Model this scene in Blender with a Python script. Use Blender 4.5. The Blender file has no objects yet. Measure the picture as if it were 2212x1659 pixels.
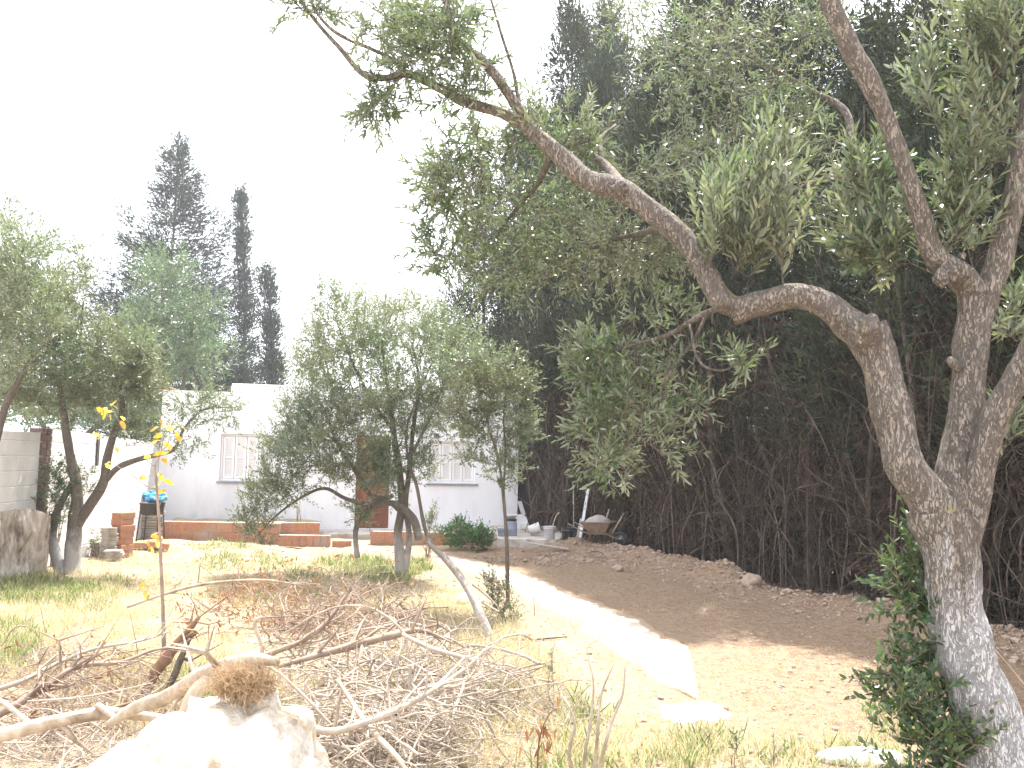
import bpy, math, random
import numpy as np
from mathutils import Matrix, Vector, Euler
random.seed(7)
rng = np.random.default_rng(11)
R = math.radians
scene = bpy.context.scene
col = scene.collection

# ------------------------------------------------------------------ camera
CAM = np.array([0.0, 0.0, 1.65]); F = 1840.0; CX, CY = 1106.0, 829.5
PITCH, ROLL = 5.15, 1.0
Mrot = Matrix.Rotation(R(90 + PITCH), 4, 'X') @ Matrix.Rotation(R(ROLL), 4, 'Z')
cd = bpy.data.cameras.new('camera'); cam = bpy.data.objects.new('camera', cd); col.objects.link(cam)
cam.matrix_world = Matrix.Translation(Vector(CAM)) @ Mrot
cd.sensor_width = 36; cd.lens = 36 * F / 2212; cd.clip_start = .05; cd.clip_end = 3000
scene.camera = cam

# ------------------------------------------------------------------ light
SUN_EL, SUN_AZ = 65, 22            # azimuth measured from +Y towards +X (sun ahead, a little right)
w = bpy.data.worlds.new('World'); scene.world = w; w.use_nodes = True
nt = w.node_tree; bg = nt.nodes['Background']
sky = nt.nodes.new('ShaderNodeTexSky'); sky.sky_type = 'NISHITA'; sky.sun_disc = False
sky.sun_elevation = R(SUN_EL); sky.sun_rotation = R(SUN_AZ)
sky.dust_density = 5.0; sky.air_density = 1.0; sky.ozone_density = 1.0
# thin bright cirrus veil in front of the blue
tc = nt.nodes.new('ShaderNodeTexCoord'); nz = nt.nodes.new('ShaderNodeTexNoise'); nz.inputs['Scale'].default_value = 1.6
nz.inputs['Detail'].default_value = 5
mr = nt.nodes.new('ShaderNodeMapRange'); mr.inputs[1].default_value = .3; mr.inputs[2].default_value = .7
mr.inputs[3].default_value = .62; mr.inputs[4].default_value = .9
mx = nt.nodes.new('ShaderNodeMix'); mx.data_type = 'RGBA'
mx.inputs[7].default_value = (8.6, 8.8, 9.3, 1)
nt.links.new(tc.outputs['Generated'], nz.inputs['Vector']); nt.links.new(nz.outputs['Fac'], mr.inputs[0])
nt.links.new(mr.outputs[0], mx.inputs[0]); nt.links.new(sky.outputs[0], mx.inputs[6])
nt.links.new(mx.outputs[2], bg.inputs['Color']); bg.inputs['Strength'].default_value = 0.12
sl = bpy.data.lights.new('sun', 'SUN'); sl.energy = 4.4; sl.angle = R(0.5); sl.color = (1, .95, .87)
so = bpy.data.objects.new('sun', sl); col.objects.link(so)
sdir = Vector((math.sin(R(SUN_AZ)) * math.cos(R(SUN_EL)), math.cos(R(SUN_AZ)) * math.cos(R(SUN_EL)), math.sin(R(SUN_EL))))
so.rotation_euler = sdir.to_track_quat('Z', 'Y').to_euler(); so.location = sdir * 60
vs = scene.view_settings; vs.view_transform = 'Standard'; vs.look = 'None'; vs.gamma = 1; vs.use_curve_mapping = False
vs.exposure = 1.78
scene.cycles.max_bounces = 8; scene.cycles.transparent_max_bounces = 8

# ------------------------------------------------------------------ pixel helpers (photo at 2212 px wide)
MR = np.array(Mrot.to_3x3())
def P(px, py, Y):
    d = MR @ np.array([(px - CX) / F, -(py - CY) / F, -1.0])
    return CAM + d * (Y / d[1])
def PX(*a): return np.array([P(*q) for q in a])

# ------------------------------------------------------------------ numpy noise
_perm = np.random.default_rng(3).random(4096 * 4)
def _h(ix, iy, iz):
    n = (ix * 374761393 + iy * 668265263 + iz * 2147483647 + 12345) & 0x7fffffff
    n = ((n ^ (n >> 13)) * 1274126177) & 0x7fffffff
    return _perm[(n ^ (n >> 16)) & 16383]
def noise(p, s=1.0):
    p = np.asarray(p, float) * s + 1000.0
    i = np.floor(p).astype(np.int64); f = p - i; f = f * f * (3 - 2 * f)
    r = 0
    for dx in (0, 1):
        for dy in (0, 1):
            for dz in (0, 1):
                wgt = (f[..., 0] if dx else 1 - f[..., 0]) * (f[..., 1] if dy else 1 - f[..., 1]) * (f[..., 2] if dz else 1 - f[..., 2])
                r = r + wgt * _h(i[..., 0] + dx, i[..., 1] + dy, i[..., 2] + dz)
    return r * 2 - 1
def fbm(p, s=1.0, o=4):
    a, r = 1.0, 0
    for k in range(o):
        r = r + a * noise(p, s * 2.03 ** k); a *= .5
    return r

# ------------------------------------------------------------------ ground height
def hedge_x(Y): return 1.64 + (16.4 - Y) * .46
PL = [(890,1204),(1000,1236),(1110,1278),(1200,1332),(1290,1382),(1385,1440),(1420,1485),(1465,1512)]
PR = [(950,1192),(1070,1222),(1160,1248),(1265,1295),(1390,1342),(1488,1400),(1508,1450),(1545,1512)]
def flatg(px, py, z=0.0):
    d = MR @ np.array([(px - CX) / F, -(py - CY) / F, -1.0])
    return CAM + d * ((z - CAM[2]) / d[2])
pl = np.array([flatg(*q) for q in PL]); pr = np.array([flatg(*q) for q in PR])
pc = (pl + pr) / 2; pw = np.linalg.norm(pl - pr, axis=1) / 2
def path_dist(x, y):
    x = np.atleast_1d(x).astype(float); y = np.atleast_1d(y).astype(float)
    best = np.full(x.shape, 9.0)
    for a, b, wa, wb in zip(pc[:-1], pc[1:], pw[:-1], pw[1:]):
        ab = (b - a)[:2]; t = np.clip(((x - a[0]) * ab[0] + (y - a[1]) * ab[1]) / (ab @ ab), 0, 1)
        d = np.hypot(x - a[0] - t * ab[0], y - a[1] - t * ab[1]) - (wa + (wb - wa) * t)
        best = np.minimum(best, d)
    return best
def height(x, y):
    x = np.asarray(x, float); y = np.asarray(y, float)
    p = np.stack([x, y, np.zeros_like(x)], -1)
    flat = np.clip(path_dist(x.ravel(), y.ravel()).reshape(x.shape) / .5, 0, 1)
    n = (.045 * noise(p, .5) + .022 * noise(p, 1.7) + .014 * noise(p, 5.1)) * flat
    n = n + .008 * noise(p, 14) * flat
    d = x - (hedge_x(y) - .75 + .22 * noise(p, .55))
    ridge = np.exp(-(d / .42) ** 2) * np.clip((15.9 - y) / .8, 0, 1) * np.clip((y - 1) / 3, 0, 1)
    lump = .2 + .11 * noise(p, 1.1) + .05 * noise(p, 3.7) + .03 * noise(p, 9)
    near = np.clip(1 - np.maximum(np.abs(y - 10) - 22, 0) / 10, 0, 1) * np.clip(1 - np.maximum(np.abs(x) - 16, 0) / 8, 0, 1)
    # small rubble heap before the terrace
    q = flatg(1230, 1196); heap = .16 * np.exp(-((x - q[0]) / .8) ** 2 - ((y - q[1]) / .35) ** 2) * (1 + .5 * noise(p, 4))
    return (n + ridge * lump + heap) * near
def hz(x, y): return float(height(np.array([x]), np.array([y]))[0])
def G(px, py):
    z = 0.0
    for _ in range(6):
        p = flatg(px, py, z); z = hz(p[0], p[1])
    return np.array([p[0], p[1], z])

def GA(px, py):
    px = np.asarray(px, float); py = np.asarray(py, float); d = np.stack([(px - CX) / F, -(py - CY) / F, -np.ones_like(px)], -1) @ MR.T; z = np.zeros_like(px)
    for _ in range(4):
        p = CAM + d * ((z - CAM[2]) / d[:, 2])[:, None]; z = height(p[:, 0], p[:, 1])
    p[:, 2] = z; return p
# ------------------------------------------------------------------ mesh building
class MB:
    def __init__(s): s.v = []; s.q = []; s.t = []; s.n = 0; s.mi = []; s.c = []
    def add(s, v, q=None, t=None):
        v = np.asarray(v, float).reshape(-1, 3); s.v.append(v)
        if q is not None and len(q): s.q.append(np.asarray(q, np.int64).reshape(-1, 4) + s.n)
        if t is not None and len(t): s.t.append(np.asarray(t, np.int64).reshape(-1, 3) + s.n)
        s.n += len(v); return s
    def build(s, name, mats, parent=None, smooth=True, origin=None, sharp=None, local=False):
        v = np.concatenate(s.v); q = np.concatenate(s.q) if s.q else np.zeros((0, 4), int)
        t = np.concatenate(s.t) if s.t else np.zeros((0, 3), int)
        if parent is not None and not local:
            q_ = parent
            while q_ is not None: v = v - np.array(q_.location); q_ = q_.parent
        if origin is not None: v = v - np.asarray(origin)
        me = bpy.data.meshes.new(name)
        me.vertices.add(len(v)); me.vertices.foreach_set('co', v.astype(np.float32).ravel())
        nl = len(q) * 4 + len(t) * 3; me.loops.add(nl)
        me.loops.foreach_set('vertex_index', np.concatenate([q.ravel(), t.ravel()]).astype(np.int32))
        me.polygons.add(len(q) + len(t))
        me.polygons.foreach_set('loop_start', np.concatenate([np.arange(len(q)) * 4, len(q) * 4 + np.arange(len(t)) * 3]).astype(np.int32))
        me.polygons.foreach_set('use_smooth', np.full(len(q) + len(t), smooth))
        me.update(calc_edges=True)
        if sharp: me.set_sharp_from_angle(angle=R(sharp))
        for m in (mats if isinstance(mats, (list, tuple)) else [mats]): me.materials.append(m)
        o = bpy.data.objects.new(name, me); col.objects.link(o)
        if origin is not None: o.location = Vector(origin)
        if parent is not None: o.parent = parent
        return o
    # shapes
    def box(s, lo, hi, jit=0.0, rot=None, org=None):
        lo = np.array(lo, float); hi = np.array(hi, float)
        c = np.array([[x, y, z] for z in (0, 1) for y in (0, 1) for x in (0, 1)])
        v = lo + c * (hi - lo)
        if jit: v = v + (np.random.default_rng(s.n + 1).random(v.shape) - .5) * jit
        if rot is not None: v = (np.array(rot) @ (v - (org if org is not None else 0)).T).T + (org if org is not None else 0)
        return s.add(v, [[0, 2, 3, 1], [4, 5, 7, 6], [0, 1, 5, 4], [2, 6, 7, 3], [0, 4, 6, 2], [1, 3, 7, 5]])
    def bbox(s, lo, hi, b=.01, T=None):
        """box with chamfered edges; T 4x4"""
        import bmesh
        bm = bmesh.new(); bmesh.ops.create_cube(bm, size=1)
        lo = np.array(lo, float); hi = np.array(hi, float)
        for vv in bm.verts: vv.co = Vector((lo + hi) / 2) + Vector(np.array(vv.co) * (hi - lo))
        bmesh.ops.bevel(bm, geom=bm.edges[:], offset=b, segments=1, affect='EDGES', profile=.5)
        bmesh.ops.triangulate(bm, faces=bm.faces[:])
        bm.verts.index_update()
        v = np.array([vv.co for vv in bm.verts]); t = [[q.index for q in f.verts] for f in bm.faces]; bm.free()
        if T is not None:
            T = np.array(T); v = v @ T[:3, :3].T + T[:3, 3]
        return s.add(v, None, t)
    def tube(s, pts, rad, seg=8, namp=0.0, nfreq=6.0, cap=True, ridges=0.0, flat=1.0):
        pts = np.asarray(pts, float); n = len(pts); rad = np.broadcast_to(np.asarray(rad, float), (n,))
        t = np.gradient(pts, axis=0); t /= np.linalg.norm(t, axis=1)[:, None] + 1e-9
        u = np.cross(t[0], [0.3, 0.1, 1.0] if abs(t[0][2]) < .9 else [1.0, 0, 0]); u /= np.linalg.norm(u)
        us = []
        for k in range(n):
            u = u - t[k] * (u @ t[k]); u /= np.linalg.norm(u) + 1e-9; us.append(u)
        us = np.array(us); vs_ = np.cross(t, us)
        a = np.linspace(0, 2 * np.pi, seg, endpoint=False)
        dirs = us[:, None, :] * np.cos(a)[None, :, None] + vs_[:, None, :] * np.sin(a)[None, :, None] * flat
        r = np.broadcast_to(rad[:, None], (n, seg)).copy()
        base = pts[:, None, :] + dirs * r[..., None]
        if namp:
            r = r * (1 + namp * fbm(base, nfreq, 3))
            if ridges:
                L = np.cumsum(np.r_[0, np.linalg.norm(np.diff(pts, axis=0), axis=1)])
                q = np.stack([np.cos(a)[None, :] * 3.2 + 0 * L[:, None], np.sin(a)[None, :] * 3.2 + 0 * L[:, None], np.broadcast_to(L[:, None] * 5.0, (n, seg))], -1)
                r = r * (1 - ridges * np.abs(noise(q, 1.6)))
            base = pts[:, None, :] + dirs * r[..., None]
        v = base.reshape(-1, 3)
        i = np.arange(n - 1)[:, None] * seg; j = np.arange(seg)[None, :]; j2 = (j + 1) % seg
        q = np.stack([i + j, i + j2, i + seg + j2, i + seg + j], -1).reshape(-1, 4)
        tt = []
        if cap:
            v = np.concatenate([v, pts[:1], pts[-1:]]); c0, c1 = n * seg, n * seg + 1
            for k in range(seg):
                tt.append([c0, (k + 1) % seg, k]); tt.append([c1, (n - 1) * seg + k, (n - 1) * seg + (k + 1) % seg])
        return s.add(v, q, tt)
    def leaves(s, pos, d, nrm, L, W, six=False, bend=.12):
        pos = np.asarray(pos); d = d / (np.linalg.norm(d, axis=1)[:, None] + 1e-9)
        side = np.cross(d, nrm); side /= np.linalg.norm(side, axis=1)[:, None] + 1e-9
        up = np.cross(side, d); n = len(pos); L = np.broadcast_to(L, (n,))[:, None]; W = np.broadcast_to(W, (n,))[:, None]
        if six:
            a = pos; b1 = pos + d * L * .3 + side * W * .45 + up * W * .12; b2 = pos + d * L * .3 - side * W * .45 + up * W * .12
            c1 = pos + d * L * .68 + side * W * .4 - up * L * bend * .4; c2 = pos + d * L * .68 - side * W * .4 - up * L * bend * .4
            e = pos + d * L - up * L * bend
            v = np.stack([a, b1, b2, c1, c2, e], 1).reshape(-1, 3); i = np.arange(n)[:, None] * 6
            return s.add(v, (i + np.array([[1, 3, 4, 2]])), np.concatenate([i + np.array([[0, 1, 2]]), i + np.array([[3, 5, 4]])]))
        a = pos; b1 = pos + d * L * .45 + side * W * .5; b2 = pos + d * L * .45 - side * W * .5; e = pos + d * L - up * L * bend
        v = np.stack([a, b1, e, b2], 1).reshape(-1, 3); i = np.arange(n)[:, None] * 4
        return s.add(v, i + np.array([[0, 1, 2, 3]]))
    def rock(s, c, r, sub=2, amp=.25, freq=1.0, seed=0, squash=(1, 1, 1), rz=0.0):
        import bmesh
        v, t = ICO[sub]
        p = v * np.array(squash)
        p = p * (1 + amp * fbm(v + seed * 7.3, freq, 3))[:, None]
        cz, sz = math.cos(rz), math.sin(rz)
        p = p @ np.array([[cz, sz, 0], [-sz, cz, 0], [0, 0, 1]])
        return s.add(p * r + np.asarray(c), None, t)
    def lathe(s, prof, seg=20, T=None):
        prof = np.asarray(prof, float); a = np.linspace(0, 2 * np.pi, seg, endpoint=False); n = len(prof)
        v = np.stack([prof[:, 0][:, None] * np.cos(a), prof[:, 0][:, None] * np.sin(a), np.broadcast_to(prof[:, 1][:, None], (n, seg))], -1).reshape(-1, 3)
        if T is not None: T = np.array(T); v = v @ T[:3, :3].T + T[:3, 3]
        i = np.arange(n - 1)[:, None] * seg; j = np.arange(seg)[None, :]; j2 = (j + 1) % seg
        return s.add(v, np.stack([i + j, i + j2, i + seg + j2, i + seg + j], -1).reshape(-1, 4))
ICO = {}
def _ico():
    import bmesh
    for sdv in (1, 2, 3, 4, 5):
        bm = bmesh.new(); bmesh.ops.create_icosphere(bm, subdivisions=sdv, radius=1); bm.verts.index_update()
        ICO[sdv] = (np.array([q.co for q in bm.verts]), np.array([[q.index for q in f.verts] for f in bm.faces])); bm.free()
_ico()
def spline(pts, rad, k=8):
    pts = np.asarray(pts, float); rad = np.asarray(rad, float); n = len(pts)
    if n == 2: pts = np.array([pts[0], pts.mean(0), pts[1]]); rad = np.array([rad[0], rad.mean(), rad[1]]); n = 3
    e = np.concatenate([[2 * pts[0] - pts[1]], pts, [2 * pts[-1] - pts[-2]]]); o = []; ro = []
    for i in range(n - 1):
        p0, p1, p2, p3 = e[i], e[i + 1], e[i + 2], e[i + 3]
        for t in np.linspace(0, 1, k, endpoint=False):
            o.append(.5 * ((2 * p1) + (-p0 + p2) * t + (2 * p0 - 5 * p1 + 4 * p2 - p3) * t * t + (-p0 + 3 * p1 - 3 * p2 + p3) * t ** 3))
            ro.append(rad[i] + (rad[i + 1] - rad[i]) * t)
    o.append(pts[-1]); ro.append(rad[-1]); return np.array(o), np.array(ro)

def tag(o, label=None, cat=None, group=None, kind=None):
    if label: o['label'] = label
    if cat: o['category'] = cat
    if group: o['group'] = group
    if kind: o['kind'] = kind
    return o
def thing(name, label, cat, loc, group=None):
    o = bpy.data.objects.new(name, None); col.objects.link(o); o.location = Vector(loc); o.empty_display_size = .1
    return tag(o, label, cat, group)
def unit(v): return v / (np.linalg.norm(v, axis=-1, keepdims=True) + 1e-9)

# ------------------------------------------------------------------ materials
def newmat(name):
    m = bpy.data.materials.new(name); m.use_nodes = True; nt = m.node_tree; return m, nt, nt.nodes['Principled BSDF']
def N(nt, t, **kw):
    n = nt.nodes.new(t)
    for k, v in kw.items():
        if k.startswith('i_'): n.inputs[k[2:].replace('_', ' ')].default_value = v
        else: setattr(n, k, v)
    return n
def ramp(nt, stops, src):
    r = nt.nodes.new('ShaderNodeValToRGB'); e = r.color_ramp.elements
    while len(e) < len(stops): e.new(.5)
    for k, (p, c) in enumerate(stops): e[k].position = p; e[k].color = (*c, 1) if len(c) == 3 else c
    nt.links.new(src, r.inputs[0]); return r
def mixc(nt, fac, a, b, mode='MIX'):
    m = nt.nodes.new('ShaderNodeMix'); m.data_type = 'RGBA'; m.blend_type = mode
    for sock, val in ((m.inputs[0], fac), (m.inputs[6], a), (m.inputs[7], b)):
        if hasattr(val, 'is_output'): nt.links.new(val, sock)
        elif isinstance(val, (int, float)): sock.default_value = val
        else: sock.default_value = (*val, 1)
    return m.outputs[2]
def leafmat(name, cols, under=None, rough=.45, trans=.3, spec=.5, patch=None):
    m, nt, b = newmat(name); g = N(nt, 'ShaderNodeNewGeometry'); out = nt.nodes['Material Output']
    n = len(cols); c = ramp(nt, [(k / max(1, n - 1), cc) for k, cc in enumerate(cols)], g.outputs['Random Per Island']).outputs[0]
    if patch:
        tcn = N(nt, 'ShaderNodeTexCoord'); nn = N(nt, 'ShaderNodeTexNoise', i_Scale=patch[1], i_Detail=2.0); nt.links.new(tcn.outputs['Object'], nn.inputs['Vector'])
        f = ramp(nt, [(.45, (0, 0, 0)), (.62, (1, 1, 1))], nn.outputs['Fac']).outputs[0]
        c = mixc(nt, f, c, patch[0])
    if under is not None: c2 = mixc(nt, g.outputs['Backfacing'], c, under)
    else: c2 = c
    nt.links.new(c2, b.inputs['Base Color']); b.inputs['Roughness'].default_value = rough; b.inputs['Specular IOR Level'].default_value = spec
    if trans:
        tr = N(nt, 'ShaderNodeBsdfTranslucent'); nt.links.new(mixc(nt, 1.0, c, (1.55, 1.7, 1.15), 'MULTIPLY'), tr.inputs['Color'])
        ms = N(nt, 'ShaderNodeMixShader'); ms.inputs[0].default_value = trans
        nt.links.new(b.outputs[0], ms.inputs[1]); nt.links.new(tr.outputs[0], ms.inputs[2]); nt.links.new(ms.outputs[0], out.inputs['Surface'])
    return m
def barkmat(name, dark, light, sc=9.0, bump=.5, lichen=None, whitewash=None, stretch=(1, 1, .35), wcol=(.62, .61, .62)):
    m, nt, b = newmat(name); tcn = N(nt, 'ShaderNodeTexCoord'); mp = N(nt, 'ShaderNodeMapping'); mp.inputs['Scale'].default_value = stretch
    nt.links.new(tcn.outputs['Object'], mp.inputs['Vector'])
    n1 = N(nt, 'ShaderNodeTexNoise', i_Scale=sc, i_Detail=8.0, i_Roughness=.7); nt.links.new(mp.outputs[0], n1.inputs['Vector'])
    def vein(scale, w_):
        q = N(nt, 'ShaderNodeTexNoise', i_Scale=scale, i_Detail=5.0, i_Roughness=.6, i_Distortion=.6); nt.links.new(mp.outputs[0], q.inputs['Vector'])
        s1 = N(nt, 'ShaderNodeMath', operation='SUBTRACT'); nt.links.new(q.outputs['Fac'], s1.inputs[0]); s1.inputs[1].default_value = .5
        s2 = N(nt, 'ShaderNodeMath', operation='ABSOLUTE'); nt.links.new(s1.outputs[0], s2.inputs[0])
        return ramp(nt, [(0, (0, 0, 0)), (w_, (1, 1, 1))], s2.outputs[0]).outputs[0]
    crack = mixc(nt, 1.0, mixc(nt, .4, vein(sc * 1.6, .03), (1, 1, 1)), vein(sc * 4.2, .05), 'MULTIPLY')
    n4 = N(nt, 'ShaderNodeTexNoise', i_Scale=sc * 9, i_Detail=6.0, i_Roughness=.8); nt.links.new(mp.outputs[0], n4.inputs['Vector'])
    c = ramp(nt, [(.3, dark), (.7, light)], n1.outputs['Fac']).outputs[0]
    c = mixc(nt, .45, c, ramp(nt, [(.35, tuple(x * .5 for x in dark)), (.7, tuple(min(1, x * 1.25) for x in light))], n4.outputs['Fac']).outputs[0])
    cr = mixc(nt, .5, crack, (1, 1, 1)); c = mixc(nt, cr, tuple(x * .6 for x in dark), c)
    if lichen:
        n2 = N(nt, 'ShaderNodeTexNoise', i_Scale=5.0, i_Detail=6.0, i_Roughness=.75); nt.links.new(tcn.outputs['Object'], n2.inputs['Vector'])
        gm = N(nt, 'ShaderNodeNewGeometry'); sx = N(nt, 'ShaderNodeSeparateXYZ'); nt.links.new(gm.outputs['Normal'], sx.inputs[0])
        ad = N(nt, 'ShaderNodeMath', operation='MULTIPLY_ADD'); nt.links.new(sx.outputs['Z'], ad.inputs[0]); ad.inputs[1].default_value = .12; nt.links.new(n2.outputs['Fac'], ad.inputs[2])
        f = ramp(nt, [(.63, (0, 0, 0)), (.74, (.8, .8, .8))], ad.outputs[0]).outputs[0]; c = mixc(nt, f, c, lichen)
    if whitewash:
        z0, z1 = whitewash; sx = N(nt, 'ShaderNodeSeparateXYZ'); nt.links.new(tcn.outputs['Object'], sx.inputs[0])
        n3 = N(nt, 'ShaderNodeTexNoise', i_Scale=11.0, i_Detail=8.0, i_Roughness=.8); nt.links.new(mp.outputs[0], n3.inputs['Vector'])
        mr = N(nt, 'ShaderNodeMapRange'); nt.links.new(sx.outputs['Z'], mr.inputs[0])
        for k, vv in zip((1, 2, 3, 4), (z0, z1, .42, -.38)): mr.inputs[k].default_value = vv
        ad = N(nt, 'ShaderNodeMath', operation='ADD'); nt.links.new(n3.outputs['Fac'], ad.inputs[0]); nt.links.new(mr.outputs[0], ad.inputs[1])
        f = ramp(nt, [(.46, (0, 0, 0)), (.7, (.92, .92, .92))], ad.outputs[0]).outputs[0]
        c = mixc(nt, f, c, mixc(nt, n1.outputs['Fac'], tuple(x * .72 for x in wcol), wcol))
    nt.links.new(c, b.inputs['Base Color']); b.inputs['Roughness'].default_value = .85
    bp = N(nt, 'ShaderNodeBump', i_Strength=bump, i_Distance=.02)
    mm = N(nt, 'ShaderNodeMath', operation='MULTIPLY_ADD'); nt.links.new(crack, mm.inputs[0]); mm.inputs[1].default_value = .6; nt.links.new(n1.outputs['Fac'], mm.inputs[2])
    nt.links.new(mm.outputs[0], bp.inputs['Height']); nt.links.new(bp.outputs[0], b.inputs['Normal']); return m
def noisemat(name, c1, c2, sc=6.0, rough=.8, bump=.2, c3=None, detail=6.0, sc2=1.2, stretch=(1, 1, 1), metal=0.0, bd=.01):
    m, nt, b = newmat(name); tcn = N(nt, 'ShaderNodeTexCoord'); mp = N(nt, 'ShaderNodeMapping'); mp.inputs['Scale'].default_value = stretch
    nt.links.new(tcn.outputs['Object'], mp.inputs['Vector'])
    n1 = N(nt, 'ShaderNodeTexNoise', i_Scale=sc, i_Detail=detail, i_Roughness=.65); nt.links.new(mp.outputs[0], n1.inputs['Vector'])
    c = ramp(nt, [(.32, c1), (.68, c2)], n1.outputs['Fac']).outputs[0]
    if c3:
        n2 = N(nt, 'ShaderNodeTexNoise', i_Scale=sc2, i_Detail=5.0, i_Roughness=.7); nt.links.new(mp.outputs[0], n2.inputs['Vector'])
        c = mixc(nt, ramp(nt, [(.48, (0, 0, 0)), (.66, (1, 1, 1))], n2.outputs['Fac']).outputs[0], c, c3)
    nt.links.new(c, b.inputs['Base Color']); b.inputs['Roughness'].default_value = rough; b.inputs['Metallic'].default_value = metal
    if bump:
        bp = N(nt, 'ShaderNodeBump', i_Strength=bump, i_Distance=bd); nt.links.new(n1.outputs['Fac'], bp.inputs['Height']); nt.links.new(bp.outputs[0], b.inputs['Normal'])
    return m

M = {}
M['olive_near'] = leafmat('olive_leaf_near', [(.05, .085, .038), (.08, .12, .055), (.13, .17, .085), (.065, .105, .05)], (.26, .29, .22), .3, .3, .6, patch=((.12, .13, .08), 1.6))
M['olive_mid'] = leafmat('olive_leaf_mid', [(.05, .08, .04), (.095, .13, .068), (.15, .185, .105), (.07, .1, .052)], (.27, .3, .22), .36, .3, .55, patch=((.12, .125, .06), .9))
M['olive_green'] = leafmat('olive_leaf_green', [(.04, .075, .038), (.07, .11, .055), (.095, .14, .07)], (.17, .23, .15), .4, .3, .5)
M['sucker'] = leafmat('sucker_leaf', [(.02, .05, .025), (.05, .09, .03), (.1, .15, .04)], (.12, .17, .1), .3, .25, .6)
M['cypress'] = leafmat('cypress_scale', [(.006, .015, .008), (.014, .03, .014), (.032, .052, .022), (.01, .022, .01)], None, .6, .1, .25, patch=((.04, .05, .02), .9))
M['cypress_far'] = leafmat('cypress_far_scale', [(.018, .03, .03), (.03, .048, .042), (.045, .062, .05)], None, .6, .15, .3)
M['dead_leaf'] = leafmat('dead_scale', [(.03, .018, .012), (.06, .036, .025), (.1, .06, .04), (.022, .017, .012)], None, .8, .1, .2, patch=((.02, .022, .013), 1.2))
M['euca'] = leafmat('eucalypt_leaf', [(.12, .15, .09), (.18, .2, .12), (.2, .2, .13)], (.2, .22, .15), .5, .35, .4)
M['yellow_leaf'] = leafmat('yellow_leaf', [(.6, .38, .04), (.55, .25, .03), (.65, .48, .12), (.42, .2, .06), (.4, .38, .08)], None, .5, .4, .3)
M['brown_leaf'] = leafmat('withered_leaf', [(.22, .1, .05), (.3, .15, .08), (.17, .08, .05), (.35, .22, .12)], None, .7, .25, .2)
M['bush'] = leafmat('bush_leaf', [(.03, .09, .03), (.06, .15, .04), (.1, .2, .06)], (.12, .2, .1), .4, .3, .4)
M['weed'] = leafmat('weed_leaf', [(.08, .13, .045), (.13, .18, .07), (.22, .24, .11), (.36, .33, .2)], None, .5, .4, .3)
M['straw'] = leafmat('straw', [(.46, .39, .28), (.55, .49, .38), (.4, .32, .22), (.34, .31, .2)], None, .7, .35, .2)
M['bark_near'] = barkmat('olive_bark_near', (.16, .13, .108), (.36, .31, .265), 17.0, 1.0, lichen=(.36, .27, .08), whitewash=(.7, 1.95), stretch=(1, 1, .3))
M['bark_mid'] = barkmat('olive_bark', (.08, .06, .045), (.2, .165, .13), 9.0, .6)
M['bark_white'] = barkmat('olive_bark_limed', (.08, .06, .045), (.2, .165, .13), 9.0, .5, whitewash=(.0, 1.2), wcol=(.4, .385, .37))
M['bark_log'] = barkmat('limed_log', (.12, .09, .07), (.3, .26, .22), 9.0, .5, whitewash=(-.3, 1.3), wcol=(.5, .47, .44))
M['bark_cyp'] = barkmat('cypress_bark', (.06, .045, .035), (.19, .15, .12), 7.0, .6, stretch=(1, 1, .12))
M['twig_dead'] = noisemat('dead_twig', (.055, .04, .032), (.18, .135, .105), 5.0, .9, 0)
M['twig_grey'] = noisemat('bleached_twig', (.24, .19, .15), (.5, .43, .36), 6.0, .85, .3)
M['twig_brown'] = noisemat('brown_twig', (.16, .115, .088), (.38, .29, .225), 6.0, .85, .3)
M['wood_pale'] = noisemat('pale_wood', (.32, .25, .18), (.55, .47, .38), 7.0, .8, .4, c3=(.2, .14, .09), sc2=3, stretch=(1, 1, 1))
def gridmesh(name, V, mat, attr=None, smooth=True):
    ny, nx = V.shape[:2]; i = np.arange(ny - 1)[:, None] * nx + np.arange(nx - 1)[None, :]
    mb = MB(); mb.add(V.reshape(-1, 3), np.stack([i, i + 1, i + nx + 1, i + nx], -1).reshape(-1, 4)); o = mb.build(name, mat, smooth=smooth)
    if attr is not None:
        a = o.data.attributes.new('soil', 'FLOAT', 'POINT'); a.data.foreach_set('value', attr.astype(np.float32).ravel())
    return o
# ------------------------------------------------------------------ ground
def axis(parts):
    o = [np.arange(a, b, st) for a, b, st in parts]; return np.concatenate(o)
gx = np.concatenate([-np.geomspace(16, 1200, 26)[::-1][:-1], axis([(-16, -6, .16), (-6, 6, .06), (6, 16, .16)]), np.geomspace(16, 1200, 26)])
gy = np.concatenate([-np.geomspace(4, 800, 16)[::-1][:-1], axis([(-4, 3, .2), (3, 9, .05), (9, 20, .09), (20, 30, .25)]), np.geomspace(30, 1600, 30)])
GX, GY = np.meshgrid(gx, gy); GZ = height(GX, GY)
pts2 = np.stack([GX, GY, 0 * GX], -1)
pd = path_dist(GX.ravel(), GY.ravel()).reshape(GX.shape)
side = np.interp(GY, pc[::-1, 1], pc[::-1, 0])               # path centre at this Y
soil = 1 / (1 + np.exp(-(GX - side + .35 * noise(pts2, .8)) * 2.2))   # 1 = bare earth right of the path, 0 = dry grass
soil = np.clip(soil - .45 * np.clip((5.6 - GY) / 1.6, 0, 1), 0, 1)
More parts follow.
